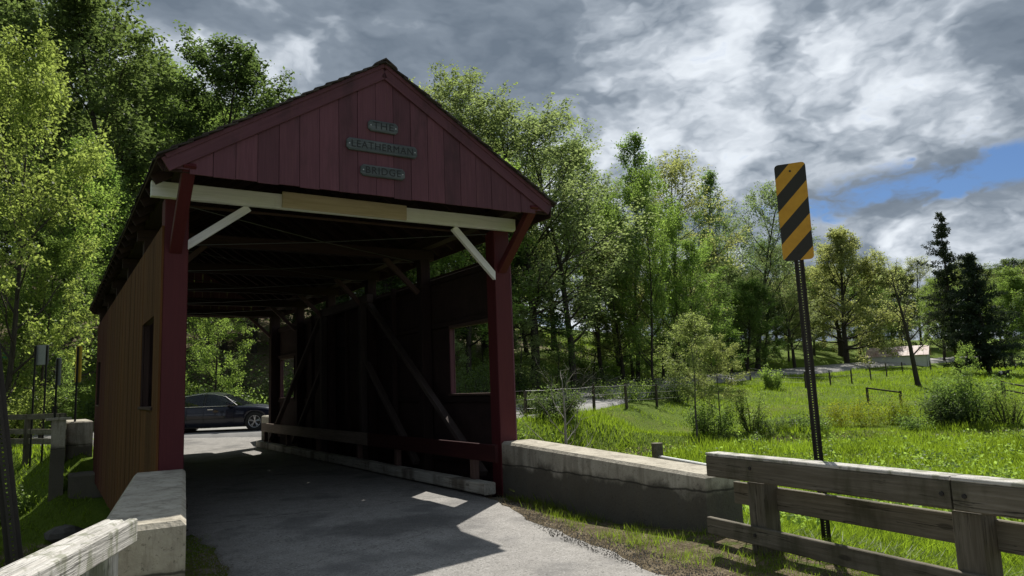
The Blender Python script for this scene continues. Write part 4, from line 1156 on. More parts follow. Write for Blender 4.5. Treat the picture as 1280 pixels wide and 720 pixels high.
TREES_N = 0
def tree(kind, u, d, top_v, label, group=None, cat='tree', base_v=None, name='tree', rz=None, sx=1.0, xy=None, H=None, leafmat_=None):
    tr, cr = PROTO[kind]
    if kind[:3] == 'oak' and sx < 1.2: sx *= 1.18
    x, y = (at(u, d)[:2] if xy is None else xy)
    z = hz(x, y)-.05
    href = {'oak': 24, 'slim': 22, 'dense': 22, 'bright': 14, 'maple': 17, 'sapling': 5, 'lacy': 5.2}[''.join(c for c in kind if not c.isdigit())]
    Hh = H if H else (at(u, d, top_v)[2]-z)
    s_ = Hh/href/.98
    rz = random.uniform(0, 6.28) if rz is None else rz
    Mx = Matrix.Translation((x, y, z)) @ Matrix.Rotation(rz, 4, 'Z') @ Matrix.Diagonal((s_*sx, s_*sx, s_, 1))
    t = bpy.data.objects.new(name, None); link(t, None, Mx); tag(t, label, cat, group)
    for nm, me in (('trunk', tr), ('crown', cr)):
        if nm == 'crown' and leafmat_:
            me = recol(kind, leafmat_)
        o = bpy.data.objects.new(nm, me); COL.objects.link(o); o.parent = t
    return t
_RC = {}
def recol(kind, lm):
    if (kind, lm) not in _RC:
        m_ = PROTO[kind][1].copy(); m_.materials.clear(); m_.materials.append(MATS[lm]); _RC[(kind, lm)] = m_
    return _RC[(kind, lm)]
# centre skyline, left to right
tree('oak0', 560, 62, 88, 'tall sparse oak with yellowish new leaves just right of the bridge roof slope', name='oak_tree', cat='tree')
tree('oak1', 606, 56, 58, 'tallest of the trees right of the gable, thin golden crown against the cloud', name='oak_tree')
tree('oak2', 663, 50, 66, 'big olive crowned oak with a thick dark trunk behind the bare sapling', name='oak_tree', sx=1.15)
tree('oak0', 712, 54, 110, 'olive oak with spreading bare branches behind the brush pile', name='oak_tree')
tree('slim', 748, 62, 138, 'slender green tree of the middle skyline beside the forked trunks', name='slender_tree')
tree('slim', 790, 66, 140, 'slender green tree with a pointed top in the middle of the skyline', name='slender_tree')
tree('oak1', 836, 80, 176, 'yellow-green tree at the right shoulder of the middle wood', name='oak_tree')
tree('bright0', 808, 58, 205, 'bright green broad tree lit from behind in the middle of the wood', name='broadleaf_tree', sx=.62)
tree('bright0', 868, 60, 300, 'low bright green tree hanging over the road bank', name='broadleaf_tree', sx=.95)
tree('slim', 880, 92, 190, 'thin tree with airy top against the sky left of the marker sign', name='slender_tree')
tree('oak2', 938, 100, 213, 'tall sparse oak with a bare trunk directly left of the marker sign', name='oak_tree')
tree('dense0', 905, 108, 300, 'dark leafy tree in shade behind the sparse oaks', name='broadleaf_tree')
tree('oak0', 985, 106, 300, 'olive tree behind the post of the marker sign', name='oak_tree', sx=1.2)
tree('maple', 1050, 117, 274, 'round golden-green maple standing on the sunlit bank', name='maple_tree', sx=1.0)
tree('oak1', 1010, 124, 330, 'shorter golden tree between the marker sign and the round maple', name='oak_tree')
tree('oak1', 775, 61, 300, 'leaning forked tree whose low stem bends right over the bank', name='oak_tree', sx=1.3)
tree('oak2', 585, 70, 130, 'golden olive tree filling the gap behind the two tallest oaks', name='oak_tree', sx=1.3)
tree('slim', 640, 66, 150, 'thin green tree standing behind the big olive oak', name='slender_tree', sx=1.2)
tree('oak0', 690, 74, 170, 'pale olive tree behind the slender pair of the middle wood', name='oak_tree', sx=1.3)
tree('bright0', 745, 68, 250, 'mid-green low-branched tree between the forked trunks and the slender trees', name='broadleaf_tree', sx=.8, leafmat_='leaf_mid')
tree('oak2', 770, 80, 215, 'yellowish oak deep in the middle wood under the pointed tree', name='oak_tree', sx=1.3)
tree('bright1', 840, 66, 250, 'light green leafy tree just above the first lacy tree', name='broadleaf_tree', sx=.8, leafmat_='leaf_bright')
tree('oak1', 655, 62, 270, 'low olive tree spreading between the portal post and the bare sapling', name='oak_tree', sx=1.6)
tree('oak2', 920, 114, 265, 'olive tree filling the gap left of the marker sign', name='oak_tree', sx=1.3)
tree('oak0', 965, 118, 290, 'greenish tree directly behind the marker panel', name='oak_tree', sx=1.3, leafmat_='leaf_mid')
tree('dense1', 1085, 130, 340, 'green tree in the gap between round maple and half-bare tree', name='broadleaf_tree')
tree('dense1', 1170, 128, 345, 'green tree directly behind the barn gable', name='broadleaf_tree')
tree('dense0', 1125, 140, 375, 'dark low tree behind the barn roof', name='broadleaf_tree')
for i, (u, d, v, k, lm) in enumerate(((650, 52, 395, 'bright0', 'leaf_mid'), (668, 60, 380, 'oak2', 'leaf_olive'), (712, 57, 360, 'bright1', 'leaf_olive'), (738, 70, 370, 'bright0', 'leaf_mid'),
        (768, 66, 385, 'bright1', 'leaf_bright'), (785, 76, 330, 'oak0', 'leaf_mid'), (822, 74, 350, 'bright0', 'leaf_bright'), (852, 80, 340, 'oak1', 'leaf_olive'), (880, 84, 370, 'bright0', 'leaf_mid'),
        (905, 94, 350, 'oak2', 'leaf_olive'), (925, 100, 385, 'bright1', 'leaf_mid'), (948, 104, 370, 'dense1', 'leaf_dark'), (978, 110, 360, 'oak0', 'leaf_olive'), (1000, 116, 385, 'bright0', 'leaf_gold'), (615, 58, 370, 'bright0', 'leaf_mid'), (570, 54, 390, 'bright1', 'leaf_mid'))):
    random.seed(300+i)
    if i in (0, 2, 3): continue      # keep the sunlit slope open here
    tree(k, u, d, v, ('shaded', 'olive-tinged', 'spreading', 'mid-green', 'fresh green', 'slim', 'bright', 'loose', 'dull green', 'sparse', 'rounded', 'dark', 'tawny', 'golden', 'leafy', 'small')[i]+' understorey tree ' +
         ('just right of the portal post', 'behind the bare sapling', 'right above the brush pile', 'behind the forked trunks', 'left of the dark trunk by the road', 'below the pointed tree', 'above the first lacy tree', 'above the second lacy tree', 'over the bend of the valley road', 'left of the bare trunk near the sign', 'close to the bare trunk near the sign', 'left of the marker panel', 'beneath the marker panel', 'left of the round maple', 'seen through the gap over the right wall', 'seen through the near window opening')[i],
         'understorey trees of the middle wood', name='understorey_tree', sx=1.35, leafmat_=lm)
# left group
tree('dense0', 262, 46, 36, 'large dark round-topped tree left of the bridge roof', name='broadleaf_tree', sx=1.05)
tree('dense0', 150, 38, -70, 'very tall dark tree with pale limbs rising above the left wall', name='broadleaf_tree', sx=1.0)
tree('dense1', 215, 52, 60, 'mid-green tree between the two dark trees on the left skyline', name='broadleaf_tree')
tree('dense0', 60, 44, -60, 'tall dark tree behind the yellow-green foliage at the upper left', name='broadleaf_tree')
tree('bright1', 10, 25, 25, 'yellow-green tree lit from behind filling the upper left edge', name='broadleaf_tree', sx=.75)
tree('bright0', 75, 30, 165, 'bright green tree above the sign backs at the left', name='broadleaf_tree', sx=.85)
tree('bright0', 140, 33, 190, 'light green tree against the left eave of the bridge', name='broadleaf_tree', sx=.8)
tree('bright1', 195, 40, 165, 'golden-green tree showing between roof edge and dark trees', name='broadleaf_tree', sx=.8, leafmat_='leaf_gold')
tree('bright0', 60, 27, 300, 'forked leafy tree directly behind the square sign back', name='broadleaf_tree', sx=.9, leafmat_='leaf_mid')
tree('bright1', 268, 33.5, 330, 'lime-green leafy tree seen through the bridge beside a grey trunk', name='broadleaf_tree', sx=.9, leafmat_='leaf_bright')
# background wood: repeats that nothing tells apart
BG = []
rr = random.Random(5)
def bgrow(n, u0, u1, d0, d1, h0, h1, kinds, label, group):
    for i in range(n):
        u = u0+(u1-u0)*(i+rr.uniform(.1, .9))/n; d = rr.uniform(d0, d1)
        random.seed(1000+i+int(u0))
        kd_ = rr.choice(kinds); adj = {'dense0': 'dark', 'dense1': 'mid-green', 'oak0': 'olive', 'oak1': 'yellowish', 'oak2': 'pale olive', 'maple': 'golden', 'bright0': 'light green'}[kd_]
        tree(kd_, u, d, 0, adj+' '+label, group, name='forest_tree', H=rr.uniform(h0, h1), sx=rr.uniform(1.1, 1.5), rz=rr.uniform(0, 6.28))
bgrow(12, 480, 960, 88, 112, 12, 18, ['dense0', 'dense1', 'oak0', 'oak2'], 'tree deep in the wood behind the oaks of the middle hillside', 'trees of the hillside wood behind the oaks')
bgrow(9, -60, 460, 56, 80, 17, 24, ['dense0', 'dense1'], 'leafy tree of the wood behind the left end of the bridge', 'trees of the wood behind the bridge')
bgrow(14, -900, -60, 30, 58, 13, 20, ['dense0', 'dense1', 'bright0'], 'tree of the wood running on left of the photo beyond the road', 'trees of the wood left of the photo')
bgrow(10, 230, 640, 44, 60, 10, 15, ['dense1', 'dense0', 'bright0'], 'tree on the shaded bank above the valley road behind the bridge', 'trees on the bank behind the bridge')
bgrow(26, 880, 1440, 136, 175, 15, 21, ['dense0', 'dense1', 'maple', 'oak1'], 'distant tree in the line behind the barn and the conifer', 'distant trees behind the barn')
bgrow(6, 1225, 1420, 108, 128, 12, 17, ['dense1', 'bright0'], 'tree at the right edge behind the big conifer', 'trees at the right edge behind the conifer')
# understorey
for i, (u, d, v) in enumerate(((545, 44, 370), (600, 48, 390), (645, 46, 390), (690, 50, 400), (735, 66, 380), (560, 40, 420), (860, 72, 420), (905, 78, 410))):
    tree('sapling', u, d, v, ('young sapling left in the view through the near window', 'leafy sapling right in the view through the near window', 'olive sapling just outside the right portal post', 'leafy sapling behind the left branches of the bare sapling', 'bright sapling beside the brush pile', 'olive sapling far left behind the right bridge wall', 'green sapling behind the top of the lacy trees', 'bright sapling over the road bend left of the bare trunk')[i], 'saplings under the hillside oaks', 'sapling', name='sapling', leafmat_=('leaf_mid', 'leaf_bright', 'leaf_olive')[i % 3], sx=1.2)
tree('lacy', 858, 32.5, 398, 'small pale lacy tree on thin stems beside the creek', name='small_tree', sx=1.15)
tree('lacy', 888, 34, 425, 'second pale lacy tree leaning just right of the first beside the creek', name='small_tree', sx=1.1)
tree('sapling', 1196, 35, 430, 'thin sapling with bright fresh leaves rising out of the dark thicket', name='sapling', cat='sapling', sx=.75)

# bare saplings and the half-bare field tree
g = TreeGen(81); g.grow(5.0, .085, .28, .42, 12, (72, 25), 4, 3, .12, .08)
x, y = at(697, 24)[:2]; z = hz(x, y)
t = thing('bare_sapling', (x, y, z), 'pale bare sapling with wide leafless branches behind the right parapet', 'sapling'); t.scale = (1, 1, .86)
o = bpy.data.objects.new('trunk', g.trunk('bark_pale')); COL.objects.link(o); o.parent = t
g = TreeGen(83); g.grow(12.5, .24, .22, .30, 12, (50, 25), 6, 4, .17, .07, lean=(-.10, .08))
x, y = at(1135, 66)[:2]; z = hz(x, y)
t = thing('half_bare_tree', (x, y, z), 'half-bare leaning tree with crooked limbs in front of the barn', 'tree')
for nm, me in (('trunk', g.trunk('bark')), ('crown', g.leaves(5, .15, .16, 'leaf_olive', frac=.55))):
    o = bpy.data.objects.new(nm, me); COL.objects.link(o); o.parent = t
# conifers
def conifer(u, d, vt, seed, label, wid=.22, name='conifer_tree', dens=1.0, bare=.06):
    x, y = at(u, d)[:2]; z = hz(x, y); Hh = at(u, d, vt)[2]-z; rg = np.random.default_rng(seed); g = TreeGen(seed)
    tp, _ = g.path(np.array([0, 0, -.3]), np.array([-.02, 0, 1.]), Hh+.3, 14, .012, .01); g.tube(tp, .30*(1-np.linspace(0, 1, 15)*.93), 8)
    C_ = []
    nw = int(46*dens)
    for i in range(nw):
        q = bare+(1-bare)*(i+rg.uniform(0, .8))/nw; k = min(q*14, 13.99); p = tp[int(k)]+(tp[int(k)+1]-tp[int(k)])*(k-int(k))
        L0 = Hh*wid*(1-q)**.75*(.75+.25*math.sin(i*1.7))*min(1, .55+q*3)+.25
        for j in range(5):
            if rg.random() < .16: continue
            a = rg.uniform(0, 6.28); L = L0*rg.uniform(.4, 1.3); el_ = R(rg.uniform(-4, 14)+18*q)
            dd = np.array([math.cos(a)*math.cos(el_), math.sin(a)*math.cos(el_), math.sin(el_)])
            bp_, _ = g.path(p, dd, L, 6, .05, -.035); g.tube(bp_, .045*(1-q*.7)*(1-np.linspace(0, 1, 7)*.85), 3)
            nn_ = int(60*L/1.5)+14; t_ = rg.uniform(.15, 1.02, nn_)*6; k0 = np.minimum(t_.astype(int), 5)
            c = bp_[k0]+(bp_[k0+1]-bp_[k0])*(t_-k0)[:, None]
            lat = np.cross(dd, [0, 0, 1]); lat /= np.linalg.norm(lat)
            wid_ = (.12+.20*L/3)*(1.15-t_/6)[:, None]
            c = c+lat*rg.normal(0, 1, (nn_, 1))*wid_+np.array([0, 0, 1])*(-np.abs(rg.normal(0, .14, (nn_, 1)))+.02)+rg.normal(0, .05, (nn_, 3))
            C_.append(c)
    C_ = np.concatenate(C_); me = leaf_cloud(C_, .34, 'needle', rg, -.1, .34)
    t = thing(name, (x, y, z), label, 'tree')
    for nm, mm in (('trunk', g.trunk('bark')), ('crown', me)):
        o = bpy.data.objects.new(nm, mm); COL.objects.link(o); o.parent = t
conifer(1224, 84, 312, 91, 'broad dark conifer at the right with a thick trunk standing in the field', .37, bare=.08, dens=1.15)
conifer(1186, 90, 264, 92, 'tall pointed dark conifer just left of the broad one', .25, dens=.85, bare=.16)

# ------------------------------------------------------------------ shrubs
def shrub(u, d, w_, h, n, size, lm, label, cat='shrub', name='shrub', group=None, stems=14, seed=None, xy=None, lob=7, zoff=0.0, flat=.2, depth=.8):
    x, y = at(u, d)[:2] if xy is None else xy
    z = hz(x, y)+zoff; rg = np.random.default_rng(seed or int(u*7+d*3))
    t = thing(name, (x, y, z), label, cat, group)
    mb = MB(); C_ = []
    for i in range(stems):
        a = rg.uniform(0, 6.28); rr_ = w_*.5*math.sqrt(rg.uniform(.02, 1)); tip = np.array([math.cos(a)*rr_, math.sin(a)*rr_*depth, h*rg.uniform(.55, 1.0)*(1-.35*(rr_/(w_*.5))**2)])
        b0 = np.array([math.cos(a)*rr_*.25, math.sin(a)*rr_*.25, -.15]); mid = (b0+tip)/2+rg.normal(0, .06*h, 3)
        sr_ = .3 if 'weed' in name else 1.0; mb.tube([b0, mid, tip], [.02*h/1.2*sr_, .013*h/1.2*sr_, .004*sr_], 4, False)
        k = int(n/stems); t_ = rg.uniform(.18, 1.08, (k, 1)); P_ = np.where(t_ < .5, b0+(mid-b0)*t_*2, mid+(tip-mid)*(t_-.5)*2)
        C_.append(P_+rg.normal(0, 1, (k, 3))*np.array([.13, .13, .11])*w_*.55)
    C_ = np.concatenate(C_); C_[:, 2] = np.maximum(C_[:, 2], .02)
    mb.obj('stem', 'bark' if 'weed' not in name else 'dry_grass', t, world=WM[t.name]).matrix_basis = Matrix.Identity(4)
    o = bpy.data.objects.new('foliage', leaf_cloud(C_, size, lm, rg, flat, .6, 'foliage')); COL.objects.link(o); o.parent = t
    return t
shrub(1192, 35.5, 3.6, 2.9, 11000, .10, 'leaf_mid', 'dark tangled thicket at the right beyond the marker sign', seed=3)
shrub(1158, 35, 2.6, 2.0, 5000, .10, 'leaf_dark', 'dark drooping bush on the left side of the thicket', seed=4)
shrub(1240, 34.5, 2.3, 2.3, 4200, .075, 'leaf_lime', 'yellow-green wispy bush on the right side of the thicket')
shrub(925, 33.5, 1.7, 2.2, 3000, .08, 'leaf_lime', 'yellow-green bush with dark stems right of the lacy trees')
shrub(878, 33.5, 2.6, 1.6, 4200, .09, 'leaf_mid', 'low green bush at the foot of the lacy trees')
shrub(955, 60, 2.2, 2.3, 2600, .14, 'leaf_bright', 'round bright green bush alone beside the valley road')
shrub(690, 31, 2.4, 1.3, 5200, .09, 'leaf_dark', 'dark vine-covered bush at the fence right of the portal post', seed=8)
shrub(655, 33, 1.2, 1.1, 2000, .09, 'leaf_dark', 'small dark bush hugging the fence post next to the portal')
shrub(768, 44, 4.2, 1.3, 4200, .11, 'leaf_mid', 'low dark brush along the near edge of the valley road')
shrub(830, 46, 3.6, 1.5, 3600, .11, 'leaf_dark', 'dark brush under the lacy trees beside the valley road')
shrub(768, 21, 1.2, .75, 1700, .07, 'leaf_lime', 'bright weedy clump above the middle of the right parapet')
shrub(14, 25, 2.8, 2.6, 7000, .10, 'leaf_lime', 'sunlit yellow-green bush at the far left beyond the wooden rail')
shrub(8, 19, 1.6, 1.2, 3600, .08, 'leaf_mid', 'shaded bush hanging by the far left rail')
for i, (u, d) in enumerate(((1018, 36), (1044, 36.5), (1070, 36), (1096, 36.5), (1118, 37))):
    shrub(u, d, 2.1, 1.45, 2300, .065, 'weed_yellow', ('first', 'second', 'middle', 'fourth', 'last')[i]+' clump from the left in the row of pale yellow weeds behind the sign post', 'weeds', 'weed_clump', 'row of yellow weeds across the field', stems=16)
for i, (u, d) in enumerate(((972, 34.5), (1000, 34), (950, 33.5), (1132, 34), (905, 32))):
    shrub(u, d, 2.2, .75, 1500, .09, 'leaf_mid' if i % 2 else 'leaf_dark', ('low dark brush on the creek bank left of the sign post', 'low green brush at the creek bank just behind the sign post', 'dark low brush between the yellow bush and the sign post', 'low green brush between the weeds and the big thicket', 'low dark brush at the right foot of the lacy trees')[i], 'brush', 'low_brush', 'low brush along the creek bank')
UG = ['shaded bush left of the bridge behind the yellowish sign', 'shaded bush hidden behind the left bridge wall', 'dark bush behind the roof of the car', 'mid-green bush right behind the windscreen of the car', 'dark bush behind the bonnet of the car',
      'bush seen through the far window of the right wall', 'dark bush at the left of the view through the near window', 'mid-green bush at the right of the view through the near window', 'dark bush low in the view through the near window', 'dark bush hard against the outside of the right portal post',
      'small bush on the bank above the car roof', 'tall dark bush on the bank above the car bonnet', 'dark bush higher up the bank seen over the near window', 'mid-green bush seen above the right wall near the middle', 'dark bush seen above the right wall near the far end', 'mid-green bush under the trees left of the brush pile', 'dark bush between portal post and bare sapling under the trees', 'dark bush right of the forked trunks', 'mid-green bush behind the left lacy tree on the bank']
# shaded bank undergrowth behind the car and the window view
for i, (u, d) in enumerate(((150, 33), (185, 34), (240, 33.5), (275, 34.5), (310, 33), (350, 36), (560, 41), (600, 43), (585, 39), (625, 45), (215, 38), (290, 39), (530, 38), (480, 38), (430, 37), (700, 50), (650, 47), (740, 56), (800, 60))):
    shrub(u, d, 3.2, 1.3+.5*(i % 3), 1900, .13, ('leaf_dark', 'leaf_mid', 'leaf_dark')[i % 3], UG[i], 'bush', 'undergrowth_bush', 'undergrowth on the wooded bank')
shrub(560, 43.5, 2.0, 1.2, 2000, .08, 'leaf_lime', 'sunlit yellow-green bush seen through the near window opening', seed=17)
# brush pile of dead branches
x, y = at(728, 62)[:2]; z = hz(x, y); mb = MB(); rg = np.random.default_rng(4)
for i in range(420):
    a = rg.uniform(0, 6.28); r1 = 2.4*math.sqrt(rg.random()); c = np.array([x+math.cos(a)*r1, y+math.sin(a)*r1, z+abs(rg.normal(0, .9))*(1-r1/3)+.1])
    d = rg.normal(0, 1, 3)*np.array([1, 1, .55]); d /= np.linalg.norm(d); L = rg.uniform(.4, 1.3)
    mb.tube([c-d*L, c+rg.normal(0, .08, 3), c+d*L], [.02, .022, .008], 3, False)
tag(mb.obj('brush_pile', 'bark_pale'), 'heaped brown brush pile of dead branches among the hillside trunks', 'brush pile')
# rocks at the creek bank left
for i, (x, y, s_) in enumerate(((-1.5, 6.2, .45), (-.9, 8.9, .5), (-2.4, 7.6, .6), (-1.1, 4.4, .5), (-3.2, 9.0, .4), (-.7, 11.3, .35))):
    mb = MB(); rg = np.random.default_rng(i+50); vs = []; fs = []; n1, n2 = 5, 8
    for a in range(n1+1):
        for b_ in range(n2):
            th = math.pi*a/n1; ph = 2*math.pi*b_/n2; rr_ = s_*rg.uniform(.8, 1.1)
            vs.append((x+rr_*math.sin(th)*math.cos(ph)*1.3, y+rr_*math.sin(th)*math.sin(ph), hz(x, y)+.05+rr_*.6*math.cos(th)))
    for a in range(n1):
        for b_ in range(n2): fs.append((a*n2+b_, (a+1)*n2+b_, (a+1)*n2+(b_+1) % n2, a*n2+(b_+1) % n2))
    tag(mb.add(vs, fs).obj('creek_rock', 'dark_stone'), 'dark rock on the shaded creek bank left of the bridge', 'rock', 'rocks on the creek bank')

# ------------------------------------------------------------------ fences
def fence(cols, label, hgt=1.15, wires=3, rails=None, pr_=.055, mat='fence_wood', name='wire_fence', cat='fence'):
    P0 = at(cols[0][0], cols[0][1]); t = thing(name, (P0[0], P0[1], hz(P0[0], P0[1])), label, cat)
    tops = []
    for u, d in cols:
        x, y = at(u, d)[:2]; z = hz(x, y); lx, ly = random.uniform(-.05, .05), random.uniform(-.05, .05)
        beam('fence_post', (x, y, z-.3), (x+lx, y+ly, z+hgt*random.uniform(.95, 1.06)), pr_*2, pr_*2, mat, t, side=(0, 1, 0)); tops.append((x, y, z))
    for a, b_ in zip(tops[:-1], tops[1:]):
        if rails:
            for hh in rails: beam('fence_rail', (a[0], a[1]-.05, a[2]+hh*hgt), (b_[0], b_[1]-.05, b_[2]+hh*hgt), .06, .10, mat, t)
        else:
            for k in range(wires):
                hh = hgt*(.35+.6*k/(wires-1)); m_ = [(a[i]+b_[i])/2 for i in range(3)]
                MB().tube([(a[0], a[1]-.06, a[2]+hh), (m_[0], m_[1]-.06, m_[2]+hh-.03), (b_[0], b_[1]-.06, b_[2]+hh)], .008, 3, False).obj('fence_wire', 'wire', t)
    return t
fence([(929, 78), (962, 66), (996, 62), (1027, 66), (1053, 71), (1077, 76), (1097, 82), (1117, 88), (1152, 96), (1185, 104)], 'long post and wire fence between the field and the valley road', 1.35)
fence([(610, 34), (651, 31.5), (697, 33), (735, 35), (775, 38), (812, 42), (850, 47)], 'overgrown wire fence below the valley road just right of the bridge', 1.25)
fence([(1071, 49), (1110.5, 46)], 'single leaning rail on two posts alone in the field', 1.05, rails=(.93,), pr_=.06, name='rail_fence')
fence([(1238, 50), (1279, 44), (1330, 40)], 'dark two-rail fence at the right edge below the conifer', 1.2, rails=(.9, .5), pr_=.09, name='rail_fence')
fence([(1244, 96), (1256, 96), (1272, 98), (1292, 99)], 'far low rail fence behind the conifer trunk', 1.3, rails=(.9, .55), pr_=.07, name='rail_fence')

# ------------------------------------------------------------------ calf under the conifer
def calf():
    x, y = at(1240, 76)[:2]; z = hz(x, y); dv = Vector((RT[0], RT[1], 0)).normalized(); sv = Vector((-dv.y, dv.x, 0))
    Mx = Matrix(((dv.x, sv.x, 0, x), (dv.y, sv.y, 0, y), (0, 0, 1, z), (0, 0, 0, 1)))
    joints = [(-.45, 0, .62), (-.15, 0, .60), (.2, 0, .61), (.45, 0, .66), (.66, 0, .80), (.80, 0, .84), (1.0, 0, .74)]
    rad = [.17, .22, .21, .19, .115, .115, .06]
    edges = [(i, i+1) for i in range(6)]
    for sx, xs in ((-.45, 'h'), (.42, 'f')):
        for sy in (-1, 1):
            k = len(joints); root = 0 if xs == 'h' else 3
            if xs == 'h': pts = [(-.42, .12*sy, .48), (-.34, .13*sy, .36), (-.52, .13*sy, .22), (-.47, .13*sy, .03)]; rd = [.10, .075, .04, .04]
            else: pts = [(.42, .12*sy, .45), (.42, .13*sy, .30), (.45, .13*sy, .18), (.43, .13*sy, .03)]; rd = [.075, .05, .04, .04]
            joints += pts; rad += rd; edges += [(root, k)]+[(k+i, k+i+1) for i in range(3)]
    k = len(joints); joints += [(-.60, 0, .58), (-.66, 0, .35)]; rad += [.03, .025]; edges += [(0, k), (k, k+1)]
    me = bpy.data.meshes.new('body'); me.from_pydata(joints, edges, []); 
    o = bpy.data.objects.new('tmpcalf', me); COL.objects.link(o)
    md = o.modifiers.new('s', 'SKIN'); me.skin_vertices.items() 
    for v_, r_ in zip(me.skin_vertices[0].data, rad): v_.radius = (r_, r_)
    me.skin_vertices[0].data[1].use_root = True
    o.modifiers.new('d', 'SUBSURF').levels = 1
    dg = bpy.context.evaluated_depsgraph_get(); dg.update(); m2 = bpy.data.meshes.new_from_object(o.evaluated_get(dg)); bpy.data.objects.remove(o)
    m2.materials.clear(); m2.materials.append(MATS['hide_black']); m2.materials.append(MATS['hide_white']); m2.shade_smooth()
    for p in m2.polygons:
        c = p.center
        if (-.36 < c.x < -.12 and c.z > .45) or (c.z < .2 and c.x < -.3): p.material_index = 1
    t = thing('calf', (x, y, z), 'small black and white calf standing beneath the big conifer', 'calf')
    o = bpy.data.objects.new('body', m2); link(o, t, Mx)
    for sy in (-1, 1):
        MB().add([(.76, .09*sy, .90), (.80, .20*sy, .93), (.80, .22*sy, .88), (.78, .10*sy, .84)], [(0, 1, 2, 3)]).obj('ear', 'hide_black', t, world=Mx)
calf()

# ------------------------------------------------------------------ grass
def blades(n, sampler, hmin, hmax, wd, mat, name, label, seed, dscale=True, lim=None):
    rg = np.random.default_rng(seed); x, y = sampler(rg, n)
    xs = np.interp(-y, -RN[:, 0], RN[:, 1]); xe = np.interp(-y, -RN[:, 0], RN[:, 2])
    on = (x > xs+.05) & (x < xe-.05) & (y < 18)
    dC_, eC_ = poly_d(x, y, CR); on |= dC_ < eC_[:, 1]+np.where(x > 25, 2.2, .15)
    on |= (x > -.1) & (x < 5.2) & (y > -.2) & (y < 14.3)
    dK_, _ = poly_d(x, y, CREEK); on |= dK_ < 1.5
    for poly in PAR: on |= inpoly(x, y, poly)
    x, y = x[~on], y[~on]
    if lim is not None:
        k_ = lim(x, y, rg); x, y = x[k_], y[k_]
    z = height(x, y)-.01; N = len(x); d = np.hypot(x-EYE[0], y-EYE[1])
    sc = (1+d/14) if dscale else np.ones(N)
    h_ = rg.uniform(hmin, hmax, N)*(1+.75*np.clip(np.sin(x*.55+2*np.sin(y*.31))*np.cos(y*.47+1.5*np.sin(x*.23))+.35*np.sin(x*2.1+y*1.7), -.7, 1.2))*(1+d/110 if dscale else 1); w_ = wd*sc*rg.uniform(.7, 1.4, N)
    a = rg.uniform(0, 6.28, N); lx = rg.normal(0, .38, N)*h_; ly = rg.normal(0, .38, N)*h_
    b0 = np.stack([x-np.cos(a)*w_/2, y-np.sin(a)*w_/2, z], 1); b1 = np.stack([x+np.cos(a)*w_/2, y+np.sin(a)*w_/2, z], 1)
    if dscale: h_ = h_*np.clip((d-5.5)/9, .32, 1)
    tp = np.stack([x+lx, y+ly, z+h_], 1)
    V_ = np.stack([b0, b1, tp], 1).reshape(-1, 3)
    o = bpy.data.objects.new(name, np_mesh(name, V_, np.arange(N*3).reshape(-1, 3), mat)); link(o); tag(o, label, 'grass', None, 'stuff')
PAR = [[(4.70, -4.16), (5.24, -4.16), (5.33, .02), (4.765, .02)], [(-.83, -4.05), (-.28, -4.05), (.30, -.02), (-.25, -.02)]]
def inpoly(x, y, P_):
    ok = np.ones(len(x), bool)
    for a, b_ in zip(P_, P_[1:]+P_[:1]): ok &= (b_[0]-a[0])*(y-a[1])-(b_[1]-a[1])*(x-a[0]) > 0
    return ok
def wedge(u0, u1, d0, d1, p=1.0):
    def f(rg, n):
        u = rg.uniform(u0, u1, n); d = d0*(d1/d0)**(rg.random(n)**p)
        q = _f[None]+RT[None]*((u-640)/FPX)[:, None]
        qx, qy = q[:, 0]*d, q[:, 1]*d
        return EYE[0]+qx, EYE[1]+qy
    return f
dry = lambda x, y, rg: ~((y > 14) & (height(x, y, False) > 1.5) & (x < 45))
blades(150000, wedge(640, 1420, 5.2, 34), .10, .26, .010, 'grass_blade', 'meadow_grass', 'bright green meadow grass across the field right of the road', 1, lim=lambda x, y, rg: x > 4.72+np.minimum(0, (y+4.4)*.11))
blades(110000, wedge(600, 1420, 28, 110, .8), .07, .16, .008, 'grass_blade', 'pasture_grass', 'short green pasture rising towards the barn', 2, lim=dry)
blades(26000, wedge(-120, 240, 9, 26), .08, .20, .011, 'grass_blade', 'bank_grass', 'short grass on the sloping creek bank left of the bridge', 3)
def box_s(x0, x1, y0, y1):
    return lambda rg, n: (rg.uniform(x0, x1, n), rg.uniform(y0, y1, n))
clump = lambda x, y, rg: (np.sin(x*4.1+1.3*np.sin(y*3))*np.cos(y*3.7+x)+rg.normal(0, .35, len(x))) > .0
blades(30000, box_s(3.5, 5.0, -9, -.1), .02, .08, .006, 'grass_blade', 'verge_grass', 'sparse short grass along the foot of the right parapet and rail', 4, False, lim=lambda x, y, rg: clump(x, y, rg) & (x > np.interp(-y, -RN[:, 0], RN[:, 2])+.20+.25*rg.random(len(x))))
blades(5000, box_s(3.2, 5.0, -9, -.1), .02, .09, .005, 'dry_grass', 'dry_grass', 'dry straw scattered over the right verge', 5, False, lim=clump)
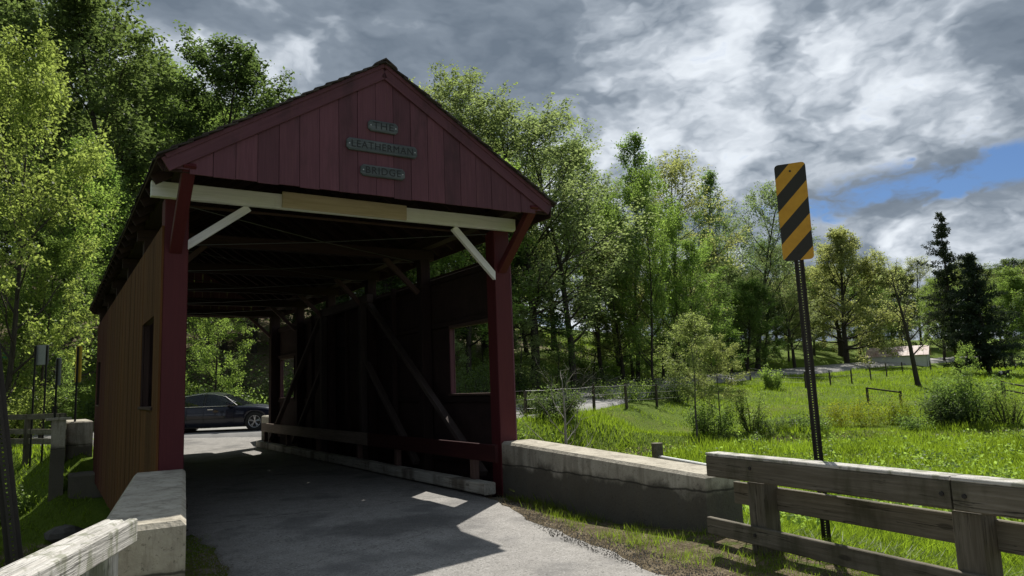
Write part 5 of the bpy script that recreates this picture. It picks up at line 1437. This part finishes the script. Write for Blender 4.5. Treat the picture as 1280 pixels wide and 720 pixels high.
blades(9000, box_s(-1.2, .6, -6, -.3), .03, .09, .007, 'grass_blade', 'verge_grass', 'short grass between the left parapet and the asphalt', 6, False, lim=lambda x, y, rg: (x > -.9-.0*y))
blades(20000, box_s(-6, -.9, -9, 3), .06, .2, .010, 'grass_blade', 'slope_grass', 'grass on the shaded slope below the left parapet', 7, False)
# broad-leaved meadow plants
rg = np.random.default_rng(9); sx_, sy_ = wedge(640, 1400, 11, 30)(rg, 620)
keep = (poly_d(sx_, sy_, CREEK)[0] > 1.7) & ((sx_ > 7.5) | (sy_ < -8)); sx_, sy_ = sx_[keep], sy_[keep]; C_ = []
for x, y, z in zip(sx_, sy_, height(sx_, sy_)):
    k = int(rg.integers(10, 26)); r1 = rg.uniform(.08, .26)
    C_.append(np.stack([x+rg.normal(0, r1, k), y+rg.normal(0, r1, k), z+rg.uniform(.08, .42, k)], 1))
o = bpy.data.objects.new('meadow_plants', leaf_cloud(np.concatenate(C_), .10, 'leaf_bright', rg, .1, .6, 'meadow_plants')); link(o)
tag(o, 'broad-leaved green plants scattered through the near meadow', 'plants', None, 'stuff')
# ground cover on the wooded bank
rg = np.random.default_rng(10); sx_, sy_ = wedge(-100, 1000, 27, 85)(rg, 26000)
dC_, eC_ = poly_d(sx_, sy_, CR); keep = (dC_ > eC_[:, 1]+.6) & ((sy_-np.interp(sx_, CR[:, 0], CR[:, 1])) > 0) & (np.sin(sx_*.9)*np.cos(sy_*.7+1)+rg.normal(0, .5, len(sx_)) > 0)
sx_, sy_ = sx_[keep], sy_[keep]; z = height(sx_, sy_)+rg.uniform(.02, .3, len(sx_))
o = bpy.data.objects.new('ground_cover', leaf_cloud(np.stack([sx_, sy_, z], 1), .20, 'leaf_mid', rg, .3, .7, 'ground_cover')); link(o)
tag(o, 'low leafy ground cover on the wooded bank behind the road', 'ground cover', None, 'stuff')
print('TRIS', sum(sum(len(p.vertices)-2 for p in m_.polygons) if len(m_.polygons) < 3000 else len(m_.loops)-2*len(m_.polygons) for m_ in bpy.data.meshes))
